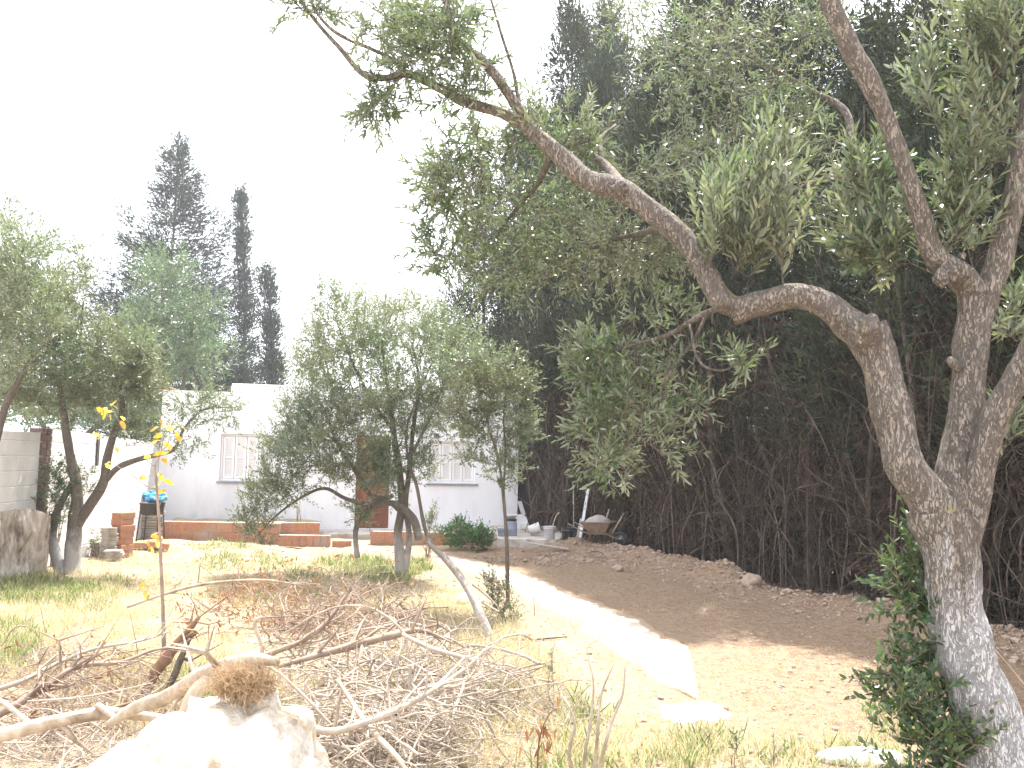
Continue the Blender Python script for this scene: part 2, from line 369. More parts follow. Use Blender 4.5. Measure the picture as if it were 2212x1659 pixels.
def ground_mat():
    m, nt, b = newmat('ground_earth'); tcn = N(nt, 'ShaderNodeTexCoord'); at = N(nt, 'ShaderNodeAttribute'); at.attribute_name = 'soil'
    def nz_(s, d=6.0, r=.65):
        n = N(nt, 'ShaderNodeTexNoise', i_Scale=s, i_Detail=d, i_Roughness=r); nt.links.new(tcn.outputs['Object'], n.inputs['Vector']); return n.outputs['Fac']
    big, mid, fine, grit = nz_(.55), nz_(2.6), nz_(13.0, 8.0, .75), nz_(60.0, 4.0)
    earth = ramp(nt, [(.3, (.19, .125, .085)), (.5, (.29, .2, .135)), (.7, (.4, .295, .2))], fine).outputs[0]
    grass = ramp(nt, [(.3, (.28, .2, .13)), (.5, (.42, .34, .235)), (.7, (.54, .47, .35))], fine).outputs[0]
    green = ramp(nt, [(.3, (.12, .13, .06)), (.7, (.27, .26, .13))], fine).outputs[0]
    grass = mixc(nt, ramp(nt, [(.52, (0, 0, 0)), (.64, (.55, .55, .55))], mid).outputs[0], grass, green)
    bald = ramp(nt, [(.46, (0, 0, 0)), (.6, (.8, .8, .8))], big).outputs[0]
    grass = mixc(nt, bald, grass, mixc(nt, .4, earth, (.5, .4, .28)))
    c = mixc(nt, at.outputs['Fac'], grass, earth)
    litter = ramp(nt, [(.58, (0, 0, 0)), (.64, (1, 1, 1))], grit).outputs[0]
    c = mixc(nt, litter, c, (.5, .41, .29))
    dark = ramp(nt, [(.3, (.8, .8, .8)), (.38, (0, 0, 0))], grit).outputs[0]
    c = mixc(nt, dark, c, (.12, .075, .05))
    nt.links.new(c, b.inputs['Base Color']); b.inputs['Roughness'].default_value = .95; b.inputs['Specular IOR Level'].default_value = .15
    ad = N(nt, 'ShaderNodeMath', operation='MULTIPLY_ADD'); nt.links.new(grit, ad.inputs[0]); ad.inputs[1].default_value = .5; nt.links.new(fine, ad.inputs[2])
    bp = N(nt, 'ShaderNodeBump', i_Strength=.9, i_Distance=.05); nt.links.new(ad.outputs[0], bp.inputs['Height']); nt.links.new(bp.outputs[0], b.inputs['Normal']); return m
M['ground'] = ground_mat()
tag(gridmesh('ground', np.stack([GX, GY, GZ], -1), M['ground'], soil), kind='structure')
# trodden pale limestone path
s_ = np.linspace(0, 1, 150); par = np.linspace(0, 1, len(pc))
lx = np.stack([np.interp(s_, par, pl[:, k]) for k in range(2)], -1); rx = np.stack([np.interp(s_, par, pr[:, k]) for k in range(2)], -1)
u = np.linspace(0, 1, 26); mid_ = (lx + rx) / 2; hw = (rx - lx) / 2
wn = lambda sd: 1 + .2 * fbm(np.stack([s_ * 9 + sd, 0 * s_, 0 * s_], -1), 1.0, 5) + .08 * noise(np.stack([s_ * 90 + sd, 0 * s_, 0 * s_], -1))
taper = np.clip(np.minimum(s_ / .03, (1 - s_) / .22), .05, 1) ** .6
V = np.zeros((150, 26, 3))
for k, uu in enumerate(u):
    q = (uu * 2 - 1); wgt = np.where(q < 0, wn(0), wn(50))
    V[:, k, :2] = mid_ + hw * (q * wgt * taper)[:, None]
V[..., 2] = height(V[..., 0], V[..., 1]) + .012 + .012 * (1 + noise(V * [1, 1, 0], 5)) * (1 - np.abs(u * 2 - 1)[None, :] ** 4) - .025 * ((np.abs(u * 2 - 1)[None, :] > .97) | (s_[:, None] > .995) | (s_[:, None] < .005))
def path_mat():
    m = noisemat('path_limestone', (.5, .44, .37), (.74, .69, .62), 9.0, .9, .6, c3=(.42, .34, .26), sc2=3.4, bd=.03); nt = m.node_tree; b = nt.nodes['Principled BSDF']
    src = b.inputs['Base Color'].links[0].from_socket; at = N(nt, 'ShaderNodeAttribute'); at.attribute_name = 'soil'
    tcn = N(nt, 'ShaderNodeTexCoord'); n = N(nt, 'ShaderNodeTexNoise', i_Scale=4.0, i_Detail=10.0, i_Roughness=.85); nt.links.new(tcn.outputs['Object'], n.inputs['Vector'])
    ad = N(nt, 'ShaderNodeMath', operation='ADD'); nt.links.new(n.outputs['Fac'], ad.inputs[0]); nt.links.new(at.outputs['Fac'], ad.inputs[1])
    f = ramp(nt, [(.98, (0, 0, 0)), (1.0, (1, 1, 1))], ad.outputs[0]); mm = N(nt, 'ShaderNodeMath', operation='GREATER_THAN'); nt.links.new(ad.outputs[0], mm.inputs[0]); mm.inputs[1].default_value = .9
    nt.links.new(mixc(nt, mm.outputs[0], src, (.31, .22, .15)), b.inputs['Base Color']); return m
M['path'] = path_mat()
tag(gridmesh('path', V, M['path'], np.broadcast_to((np.abs(u * 2 - 1) ** 1.5 * .8)[None, :], V.shape[:2]) + .45 * np.clip((s_ - .88) / .12, 0, 1)[:, None] + .25 * np.clip((.15 - s_) / .15, 0, 1)[:, None]), kind='structure')
mb = MB()                                                     # small pale patch past the path's end
for (px, py, a_, b_) in ((1505, 1538, .2, .13), (1470, 1550, .12, .06)):
    c0 = G(px, py); an = np.linspace(0, 2 * np.pi, 40, endpoint=False)
    rr = 1 + .25 * fbm(np.stack([np.cos(an) * 2 + px, np.sin(an) * 2, 0 * an], -1), 1.0, 3)
    ring = np.stack([c0[0] + a_ * 1.3 * rr * np.cos(an), c0[1] + b_ * 2 * rr * np.sin(an)], -1)
    half = (ring + c0[:2]) / 2; A = np.concatenate([ring, half, c0[None, :2]]); z = height(A[:, 0], A[:, 1]) + np.r_[np.full(40, -.005), np.full(41, .02)]
    t = []; n_ = 40
    for k in range(n_):
        k2 = (k + 1) % n_; t += [[k, k2, n_ + k2], [k, n_ + k2, n_ + k], [n_ + k, n_ + k2, 2 * n_]]
    mb.add(np.c_[A, z], None, t)
tag(mb.build('path', M['path']), kind='structure')

# ------------------------------------------------------------------ house
M['white_wall'] = noisemat('house_plaster', (.76, .76, .79), (.82, .82, .85), 3.0, .9, .12, c3=(.66, .66, .7), sc2=1.1, stretch=(1, 1, .35))
M['shutter'] = noisemat('shutter_paint', (.77, .76, .77), (.82, .81, .82), 5.0, .6, .05)
M['sill'] = noisemat('sill_stone', (.2, .2, .23), (.3, .3, .33), 12.0, .8, .2)
M['door'] = noisemat('door_wood', (.12, .035, .015), (.22, .07, .03), 4.0, .6, .2, stretch=(6, 6, .6))
M['tile'] = noisemat('roof_clay', (.3, .14, .09), (.45, .24, .16), 7.0, .8, .3)
M['concrete'] = noisemat('concrete', (.38, .36, .34), (.52, .5, .47), 6.0, .9, .3, c3=(.3, .27, .25), sc2=2)
hl = P(335, 1150, 18.0); hr = P(1117, 1140, 19.5)
hl[2] = hr[2] = 0; hyaw = math.atan2(hr[1] - hl[1], hr[0] - hl[0]); HW = float(np.linalg.norm(hr - hl)); HH = 3.16; HD = 6.0
house = thing('house', 'low white plastered flat-roofed house with closed shutters at the end of the garden', 'house', hl); house.rotation_euler.z = hyaw
def hx(px):                                              # facade x for an image column
    d = MR @ np.array([(px - CX) / F, 0.09, -1.0]); fd = (hr - hl) / HW
    A = np.array([[fd[0], -d[0]], [fd[1], -d[1]]]); return float(np.linalg.solve(A, (CAM - hl)[:2])[0])
def hzv(px, py):
    X = hx(px); q = hl + (hr - hl) / HW * X; d = MR @ np.array([(px - CX) / F, -(py - CY) / F, -1.0]); return float(CAM[2] + d[2] * q[1] / d[1])
win = [(hx(491), hx(601), hzv(491, 1039), hzv(491, 937)), (hx(934), hx(1036), hzv(934, 1044), hzv(934, 953))]
door = (hx(781), hx(853), 0.12, 2.15)
stepx = hx(508)
xs = sorted({0, HW, stepx, *[q for w_ in win for q in w_[:2]], *door[:2]})
zs = sorted({0.0, HH - .14, HH, *[q for w_ in win for q in w_[2:]], *door[2:]})
mb = MB()
def inhole(x, z):
    return any(a < x < b and c < z < d for a, b, c, d in win + [door]) or (x < stepx and z > HH - .14)
for i in range(len(xs) - 1):
    for j in range(len(zs) - 1):
        if not inhole((xs[i] + xs[i + 1]) / 2, (zs[j] + zs[j + 1]) / 2):
            mb.add([[xs[i], 0, zs[j]], [xs[i + 1], 0, zs[j]], [xs[i + 1], 0, zs[j + 1]], [xs[i], 0, zs[j + 1]]], [[0, 1, 2, 3]])
for (a, b, c, d) in win + [door]:                       # reveals
    e = .14; mb.add([[a, 0, c], [b, 0, c], [b, 0, d], [a, 0, d], [a, e, c], [b, e, c], [b, e, d], [a, e, d]], [[0, 4, 5, 1], [1, 5, 6, 2], [2, 6, 7, 3], [3, 7, 4, 0], [4, 7, 6, 5]])
mb.add([[0, 0, 0], [0, HD, 0], [0, HD, HH - .14], [0, 0, HH - .14]], [[0, 3, 2, 1]])
mb.add([[HW, 0, 0], [HW, HD, 0], [HW, HD, HH], [HW, 0, HH]], [[0, 1, 2, 3]])
mb.add([[0, HD, 0], [HW, HD, 0], [HW, HD, HH - .14], [0, HD, HH - .14]], [[0, 3, 2, 1]])
mb.add([[0, 0, HH - .14], [stepx, 0, HH - .14], [stepx, .22, HH - .14], [0, .22, HH - .14]], [[0, 1, 2, 3]])
mb.add([[stepx, 0, HH], [HW, 0, HH], [HW, .22, HH], [stepx, .22, HH]], [[0, 1, 2, 3]])
mb.add([[stepx, 0, HH - .14], [stepx, .22, HH - .14], [stepx, .22, HH], [stepx, 0, HH]], [[0, 3, 2, 1]])
mb.add([[0, .22, 2.8], [HW, .22, 2.8], [HW, .22, HH - .16], [0, .22, HH - .16]], [[0, 3, 2, 1]])
mb.build('wall', M['white_wall'], house, smooth=False, local=True)
MB().add([[0.01, .22, 2.82], [HW - .01, .22, 2.82], [HW - .01, HD - .01, 2.82], [0.01, HD - .01, 2.82]], [[0, 1, 2, 3]]).build('roof', M['concrete'], house, smooth=False, local=True)
for k, (a, b, c, d) in enumerate(win):
    e0 = .1; fr = MB(); t_ = .045
    fr.bbox([a + .003, e0 - .03, c + .003], [a + t_, e0 + .035, d - .003], .006).bbox([b - t_, e0 - .03, c + .003], [b - .003, e0 + .035, d - .003], .006)
    fr.bbox([a + t_ + .001, e0 - .028, d - t_], [b - t_ - .001, e0 + .033, d - .004], .006).bbox([a + t_ + .001, e0 - .028, c + .004], [b - t_ - .001, e0 + .033, c + t_], .006)
    wf = fr.build('window', M['shutter'], house, smooth=False, local=True)
    npn = 4; wd = (b - a - 2 * t_) / npn
    for q in range(npn):
        x0 = a + t_ + q * wd + .006; x1 = a + t_ + (q + 1) * wd - .006; z0 = c + t_ + .006; z1 = d - t_ - .006; st = .045
        sm = MB(); sm.bbox([x0, e0 - .02, z0], [x0 + st, e0 + .02, z1], .004).bbox([x1 - st, e0 - .02, z0], [x1, e0 + .02, z1], .004)
        for zz in (z0, (z0 + z1) / 2 - st / 2, z1 - st): sm.bbox([x0 + st + .001, e0 - .018, zz], [x1 - st - .001, e0 + .018, zz + st], .004)
        nsl = 24
        for z in np.linspace(z0 + st + .02, z1 - st - .02, nsl):
            if abs(z - (z0 + z1) / 2) < st * .8: continue
            T = Matrix.Translation((0, e0, z)) @ Matrix.Rotation(R(-62), 4, 'X')
            sm.bbox([x0 + st, -.021, -.004], [x1 - st, .021, .004], .001, T=T)
        sm.add([[x0 + st, e0 + .024, z0 + st], [x1 - st, e0 + .024, z0 + st], [x1 - st, e0 + .024, z1 - st], [x0 + st, e0 + .024, z1 - st]], [[0, 1, 2, 3]])
        sm.build('shutter', M['shutter'], wf, smooth=False, local=True)
    MB().bbox([a - .05, -.05, c - .04], [b + .05, .1, c - .003], .008).build('sill', M['sill'], wf, smooth=False, local=True)
a, b, c, d = door
dm = MB().bbox([a + .003, .08, c + .003], [b - .003, .125, d - .003], .006)
for z0, z1 in ((.3, 1.05), (1.2, 1.95)):
    for x0, x1 in ((a + .1, (a + b) / 2 - .04), ((a + b) / 2 + .04, b - .1)): dm.bbox([x0, .066, z0 + c], [x1, .079, min(z1, 1.9) + c], .006)
dr = dm.build('door', M['door'], house, smooth=False, local=True)
M['metal'] = noisemat('worn_metal', (.25, .25, .26), (.4, .4, .41), 15.0, .4, .1, metal=.8)
hm = MB(); hm.tube([[b - .09, .075, c + 1.0], [b - .09, .04, c + 1.0], [b - .19, .035, c + 1.0]], .009, 8); hm.build('handle', M['metal'], dr, local=True)
cm = MB(); rgc = random.Random(8); xx_ = stepx + .01
while xx_ < HW - .05:
    w_ = min(rgc.uniform(.5, 1.1), HW - .01 - xx_); cm.bbox([xx_ + .002, -.025, HH + .002], [xx_ + w_ - .002, .24, HH + .03 + rgc.uniform(0, .014)], .008); xx_ += w_
cm.build('coping', M['white_wall'], house, smooth=False, local=True)
# clay tiles lying on the low part of the parapet
mb = MB()
x0, x1 = hx(345), hx(388)
for k in range(6):
    x = x0 + (x1 - x0) * (k + .5) / 6; hh = .09 - abs(k - 2.3) * .018
    T = Matrix.Translation((x, .09, HH - .14 + .002 + hh * .45)) @ Matrix.Rotation(R(random.uniform(-12, 12)), 4, 'Z')
    mb.bbox([-(x1 - x0) / 13, -.09, -hh * .5], [(x1 - x0) / 13, .1, hh * .5], .01, T=T)
tl = mb.build('clay_tiles', M['tile'], None, smooth=False); tl.location = house.location; tl.rotation_euler = house.rotation_euler
tag(tl, 'small heap of reddish clay tiles on the left end of the white house parapet', 'tiles')

# terrace before the door and on the right
def slab(name, corners, z0, z1, mat, label, cat, jag=0.02):
    """prism with worn edges from ground points"""
    c = np.array(corners)[:, :2]; n = len(c); pts = []
    for i in range(n):
        a_, b_ = c[i], c[(i + 1) % n]; L = np.linalg.norm(b_ - a_)
        for t in np.linspace(0, 1, max(2, int(L / .12)), endpoint=False): pts.append(a_ + (b_ - a_) * t)
    pts = np.array(pts); pts += jag * np.random.default_rng(5).normal(size=pts.shape) * .5; m = len(pts)
    cen = pts.mean(0); inn = pts + (cen - pts) * .04
    z = z1 + jag * .4 * noise(np.c_[pts, np.zeros(m)], 3)
    V = np.concatenate([np.c_[pts, np.full(m, z0)], np.c_[pts, z - .015], np.c_[inn, z], np.array([[*cen, z1]])])
    i = np.arange(m); j = (i + 1) % m
    q = np.concatenate([np.stack([i, j, m + j, m + i], 1), np.stack([m + i, m + j, 2 * m + j, 2 * m + i], 1)])
    t = np.stack([2 * m + i, 2 * m + j, np.full(m, 3 * m)], 1)
    o = MB().add(V, q, t).build(name, mat, None, smooth=False, origin=[*cen, 0]); return tag(o, label, cat)
M['slab'] = noisemat('terrace_concrete', (.42, .38, .34), (.56, .51, .46), 5.0, .9, .4, c3=(.3, .25, .2), sc2=3)
fd = (hr - hl) / HW; nd = np.array([fd[1], -fd[0], 0])      # along facade, towards camera
def fp(X, out): return hl + fd * X + nd * out
slab('terrace', [fp(hx(700), 1.0), fp(hx(1068), 1.35), fp(hx(1068), .02), fp(hx(700), .02)], -.1, .1, M['slab'], 'raised concrete terrace in front of the brown front door', 'terrace')
tq = [P(1066, 1158, 16.4), P(1208, 1162, 16.0), P(1222, 1150, 19.6), P(1122, 1150, 19.45), fp(hx(1070), .02)]
slab('terrace', tq, -.1, .19, M['slab'], 'worn concrete ledge with a sunlit edge that carries the buckets beside the house corner', 'terrace', .035)

# ------------------------------------------------------------------ brick planter walls
def brickmat(name, w_, h_, c1, c2, mortar, off=.5, plank=False):
    m, nt, b = newmat(name); tcn = N(nt, 'ShaderNodeTexCoord')
    n1 = N(nt, 'ShaderNodeTexNoise', i_Scale=22.0, i_Detail=5.0); nt.links.new(tcn.outputs['Object'], n1.inputs['Vector'])
    n2 = N(nt, 'ShaderNodeTexNoise', i_Scale=1.9, i_Detail=3.0); nt.links.new(tcn.outputs['Object'], n2.inputs['Vector'])
    g = N(nt, 'ShaderNodeNewGeometry')
    base = ramp(nt, [(0, c1), (.35, c2), (.6, (.3, .2, .15)), (.8, (.42, .16, .08)), (1, c1)], g.outputs['Random Per Island']).outputs[0]
    c = mixc(nt, .35, base, ramp(nt, [(.3, (.2, .12, .08)), (.7, (.5, .3, .2))], n1.outputs['Fac']).outputs[0])
    c = mixc(nt, ramp(nt, [(.52, (0, 0, 0)), (.7, (.8, .8, .8))], n2.outputs['Fac']).outputs[0], c, mortar)
    nt.links.new(c, b.inputs['Base Color']); b.inputs['Roughness'].default_value = .9
    bp = N(nt, 'ShaderNodeBump', i_Strength=.4, i_Distance=.01); nt.links.new(n1.outputs['Fac'], bp.inputs['Height']); nt.links.new(bp.outputs[0], b.inputs['Normal']); return m
M['brick'] = brickmat('red_hollow_brick', .3, .2, (.5, .2, .11), (.36, .17, .11), (.34, .27, .23))
M['mortar'] = noisemat('mortar', (.3, .27, .24), (.45, .41, .37), 14.0, .95, .3)
def brickwall(A, B, z0, courses, label, bw=.3, bh=.2, th=.13, name='brick_planter', lean=0.0, dz=0.0):
    A = np.array(A, float); B = np.array(B, float); L = np.linalg.norm((B - A)[:2]); yaw = math.atan2(B[1] - A[1], B[0] - A[0])
    r = thing(name, label, 'planter wall', [A[0], A[1], z0]); r.rotation_euler.z = yaw
    mb = MB(); mo = MB(); rg = random.Random(int(L * 100))
    for cidx in range(courses):
        x = -(.5 * bw if cidx % 2 else 0)
        while x < L - .02:
            x0 = max(0, x) + .004; x1 = min(L, x + bw) - .004
            if x1 - x0 > .04:
                T = Matrix.Translation(((x0 + x1) / 2, rg.uniform(-.006, .006), cidx * bh + bh / 2 + dz * (x0 / L) + rg.uniform(-.003, .003))) @ Matrix.Rotation(R(rg.uniform(-1.2, 1.2)), 4, 'Z') @ Matrix.Rotation(R(rg.uniform(-.8, .8)), 4, 'Y')
                mb.bbox([-(x1 - x0) / 2, -th / 2, -bh / 2 + .004], [(x1 - x0) / 2, th / 2, bh / 2 - .004], .006, T=T)
                for g_ in (-.3, -.1, .1, .3):            # the extruded grooves of hollow bricks
                    mb.bbox([-(x1 - x0) / 2 + .002, -th / 2 - .003, g_ * bh - .006], [(x1 - x0) / 2 - .002, -th / 2 + .003, g_ * bh + .006], .001, T=T)
            x += bw
    mb.build('bricks', M['brick'], r, smooth=False, local=True)
    top = courses * bh
    mo.bbox([.01, -th / 2 + .012, .002], [L - .01, th / 2 - .012, top - .002], .002); mo.build('mortar', M['mortar'], r, smooth=False, local=True); return r
def Z0(p): return np.array([p[0], p[1], 0.0])
M['plaster_top'] = M['mortar']
brickwall(Z0(P(352, 1165, 16.6)), Z0(P(605, 1165, 16.6)), -.02, 2, 'long two course wall of red hollow bricks left in front of the white house', dz=-.01)
brickwall(Z0(P(606, 1165, 16.75)), Z0(P(690, 1165, 16.9)), -.02, 2, 'short two course red brick wall continuing behind the low single row of bricks')
brickwall(Z0(P(603, 1165, 16.25)), Z0(P(714, 1165, 16.3)), -.03, 1, 'low single row of upright red bricks with a sunlit top', bw=.13, bh=.22)
brickwall(Z0(P(718, 1165, 16.3)), Z0(P(760, 1165, 16.4)), -.06, 1, 'half buried short end of the red brick border left of the olive trunk', bw=.3, bh=.15)
brickwall(Z0(P(800, 1165, 16.7)), Z0(P(1064, 1170, 16.75)), -.02, 1, 'low brownish brick wall behind the green shrub in front of the right window', bh=.27)
# soil in the planter
sb = MB(); n_ = 60
tt = np.linspace(0, 1, n_); A0, B0 = P(352, 1165, 16.7), P(690, 1165, 17.0)
Pn = np.stack([A0[0] + (B0[0] - A0[0]) * tt, A0[1] + (B0[1] - A0[1]) * tt], 1); Vg = []
for k, off in enumerate(np.linspace(0, 1.35, 10)):
    q = Pn + nd[:2] * -off; Vg.append(np.c_[q, .33 + .03 * noise(np.c_[q, np.zeros(n_)], 3)])
tag(gridmesh('planter_soil', np.array(Vg), M['ground']), kind='structure')

# ------------------------------------------------------------------ garden wall on the left
M['garden_wall'] = noisemat('whitewashed_block', (.66, .65, .65), (.74, .73, .73), 4.0, .95, .3, c3=(.56, .55, .56), sc2=1.4)
M['old_brick'] = noisemat('old_brick', (.1, .06, .05), (.24, .15, .13), 12.0, .9, .4)
M['gap_shade'] = noisemat('slot_shade', (.06, .055, .055), (.1, .09, .09), 12.0, .95, .3)
W0 = Z0(hl) + np.array([.0, -.02, 0]); W1 = Z0(P(180, 1200, 13.7)); W2 = Z0(P(92, 1225, 12.2)); W3 = Z0(P(0, 1250, 11.0)); W4 = W3 + (W3 - W2) / np.linalg.norm(W3 - W2) * 9
gw = thing('garden_wall', 'whitewashed block boundary wall running along the left side to the house', 'wall', Z0(W1))
def panel(A, B, hA, hB, th=.18, cut=None):
    A = np.array(A); B = np.array(B); L = np.linalg.norm((B - A)[:2]); d = (B - A) / L; nrm = np.array([-d[1], d[0], 0]) * -1
    if nrm[0] > 0: nrm = -nrm                            # thickness grows away from the garden
    mb = MB(); bh = .2; nz_ = int(round(max(hA, hB) / bh)); n = int(L / .12) + 1; tt = np.linspace(0, 1, n)
    Vf = np.zeros((nz_ * 3 + 1, n, 3))
    zf = []
    for j in range(nz_): zf += [j * bh + .002, j * bh + .012, (j + 1) * bh - .012]
    zf = np.array(zf + [nz_ * bh])
    for j, z in enumerate(zf):
        for i, t in enumerate(tt):
            h = hA + (hB - hA) * t; zz = min(z, h)
            rec = .008 if (j % 3 == 0 and 0 < j < len(zf) - 1) else 0
            Vf[j, i] = A + (B - A) * t + nrm * (rec - .004 * noise(np.array([[t * L, zz, 3.3]]), 2.2)[0]) + [0, 0, zz]
    ny, nx = Vf.shape[:2]; i = np.arange(ny - 1)[:, None] * nx + np.arange(nx - 1)[None, :]
    mb.add(Vf.reshape(-1, 3), np.stack([i, i + nx, i + nx + 1, i + 1], -1).reshape(-1, 4))
    a_, b_ = A + nrm * .012, B + nrm * .012; c_, d_ = A + nrm * th, B + nrm * th; up = np.array([0, 0, 1])
    mb.add([A + up * hA, B + up * hB, d_ + up * hB, c_ + up * hA, c_, d_, A, B], [[0, 3, 2, 1], [3, 4, 5, 2], [0, 6, 4, 3], [1, 2, 5, 7]])
    return mb
dW = lambda A, B: (B - A) / np.linalg.norm(B - A)
d12 = dW(W1, W2); d01 = dW(W0, W1); d23 = dW(W2, W3)
panel(W0, W1 + d12 * 0, 1.9, 1.96).build('wall_panel', M['garden_wall'], gw, smooth=False)
panel(W1 + d12 * .1 - d12 * .1, W2, 1.97, 2.0).build('wall_panel', M['garden_wall'], gw, smooth=False)
panel(W2 + d23 * .34, W4, 1.93, 1.8).build('wall_panel', M['garden_wall'], gw, smooth=False)
# toothed hollow brick pillar between the panels
pm = MB(); rg = random.Random(4)
for k in range(10):
    for side_ in (0, 1):
        c = W2 + d23 * (.09 + .16 * side_) + np.array([-.06, 0, k * .2 + .1])
        T = Matrix.Translation(Vector(c)) @ Matrix.Rotation(math.atan2(d23[1], d23[0]) + R(rg.uniform(-3, 3)), 4, 'Z')
        pm.bbox([-.075, -.1, -.09], [.075, .08, -.005], .005, T=T).bbox([-.072, -.1, .005], [.072, .08, .09], .005, T=T)
pm.build('brick_pillar', M['old_brick'], gw, smooth=False)
gm = MB(); q = W1 + d01 * -.35 + np.array([.012, -.01, 0]); gm.bbox([q[0] - .02, q[1] - .035, 1.45], [q[0] + .02, q[1] + .035, 1.93], .003); gm.build('slot_shade_strip', M['gap_shade'], gw, smooth=False)  # solid dark bar on the wall; its colour imitates shade in the slot

# old stone wall stub in the left corner
M['rubble_stone'] = noisemat('rubble_plaster', (.3, .23, .17), (.56, .52, .47), 7.0, .95, 1.0, c3=(.12, .08, .055), sc2=3.6, stretch=(1.6, 1.6, .5), bd=.04)
A, B = Z0(P(-120, 1250, 10.3)), Z0(P(102, 1240, 11.6)); L = np.linalg.norm(B - A); dd = (B - A) / L; n3 = np.array([-dd[1], dd[0], 0])
ns, nh = 70, 26; V = []
for j in range(nh + 6):
    row = []
    for i in range(ns):
        t = i / (ns - 1); top = .93 - .12 * max(0, (t - .55) / .45) ** 2 + .02 * math.sin(t * 9)
        if j <= nh: z = top * j / nh; o_ = 0
        else: z = top + .03 * math.sin((j - nh) / 5 * math.pi); o_ = (j - nh) / 5 * .3
        p = A + dd * L * t + n3 * o_; p[2] = z - .02; row.append(p)
    V.append(row)
V = np.array(V); V = V + (-n3) * (.045 * fbm(V, 3.2, 4))[..., None]
o = gridmesh('stone_wall', V, M['rubble_stone']); tag(o, 'low rough brown stone wall with a rounded top in the left corner of the garden', 'wall')
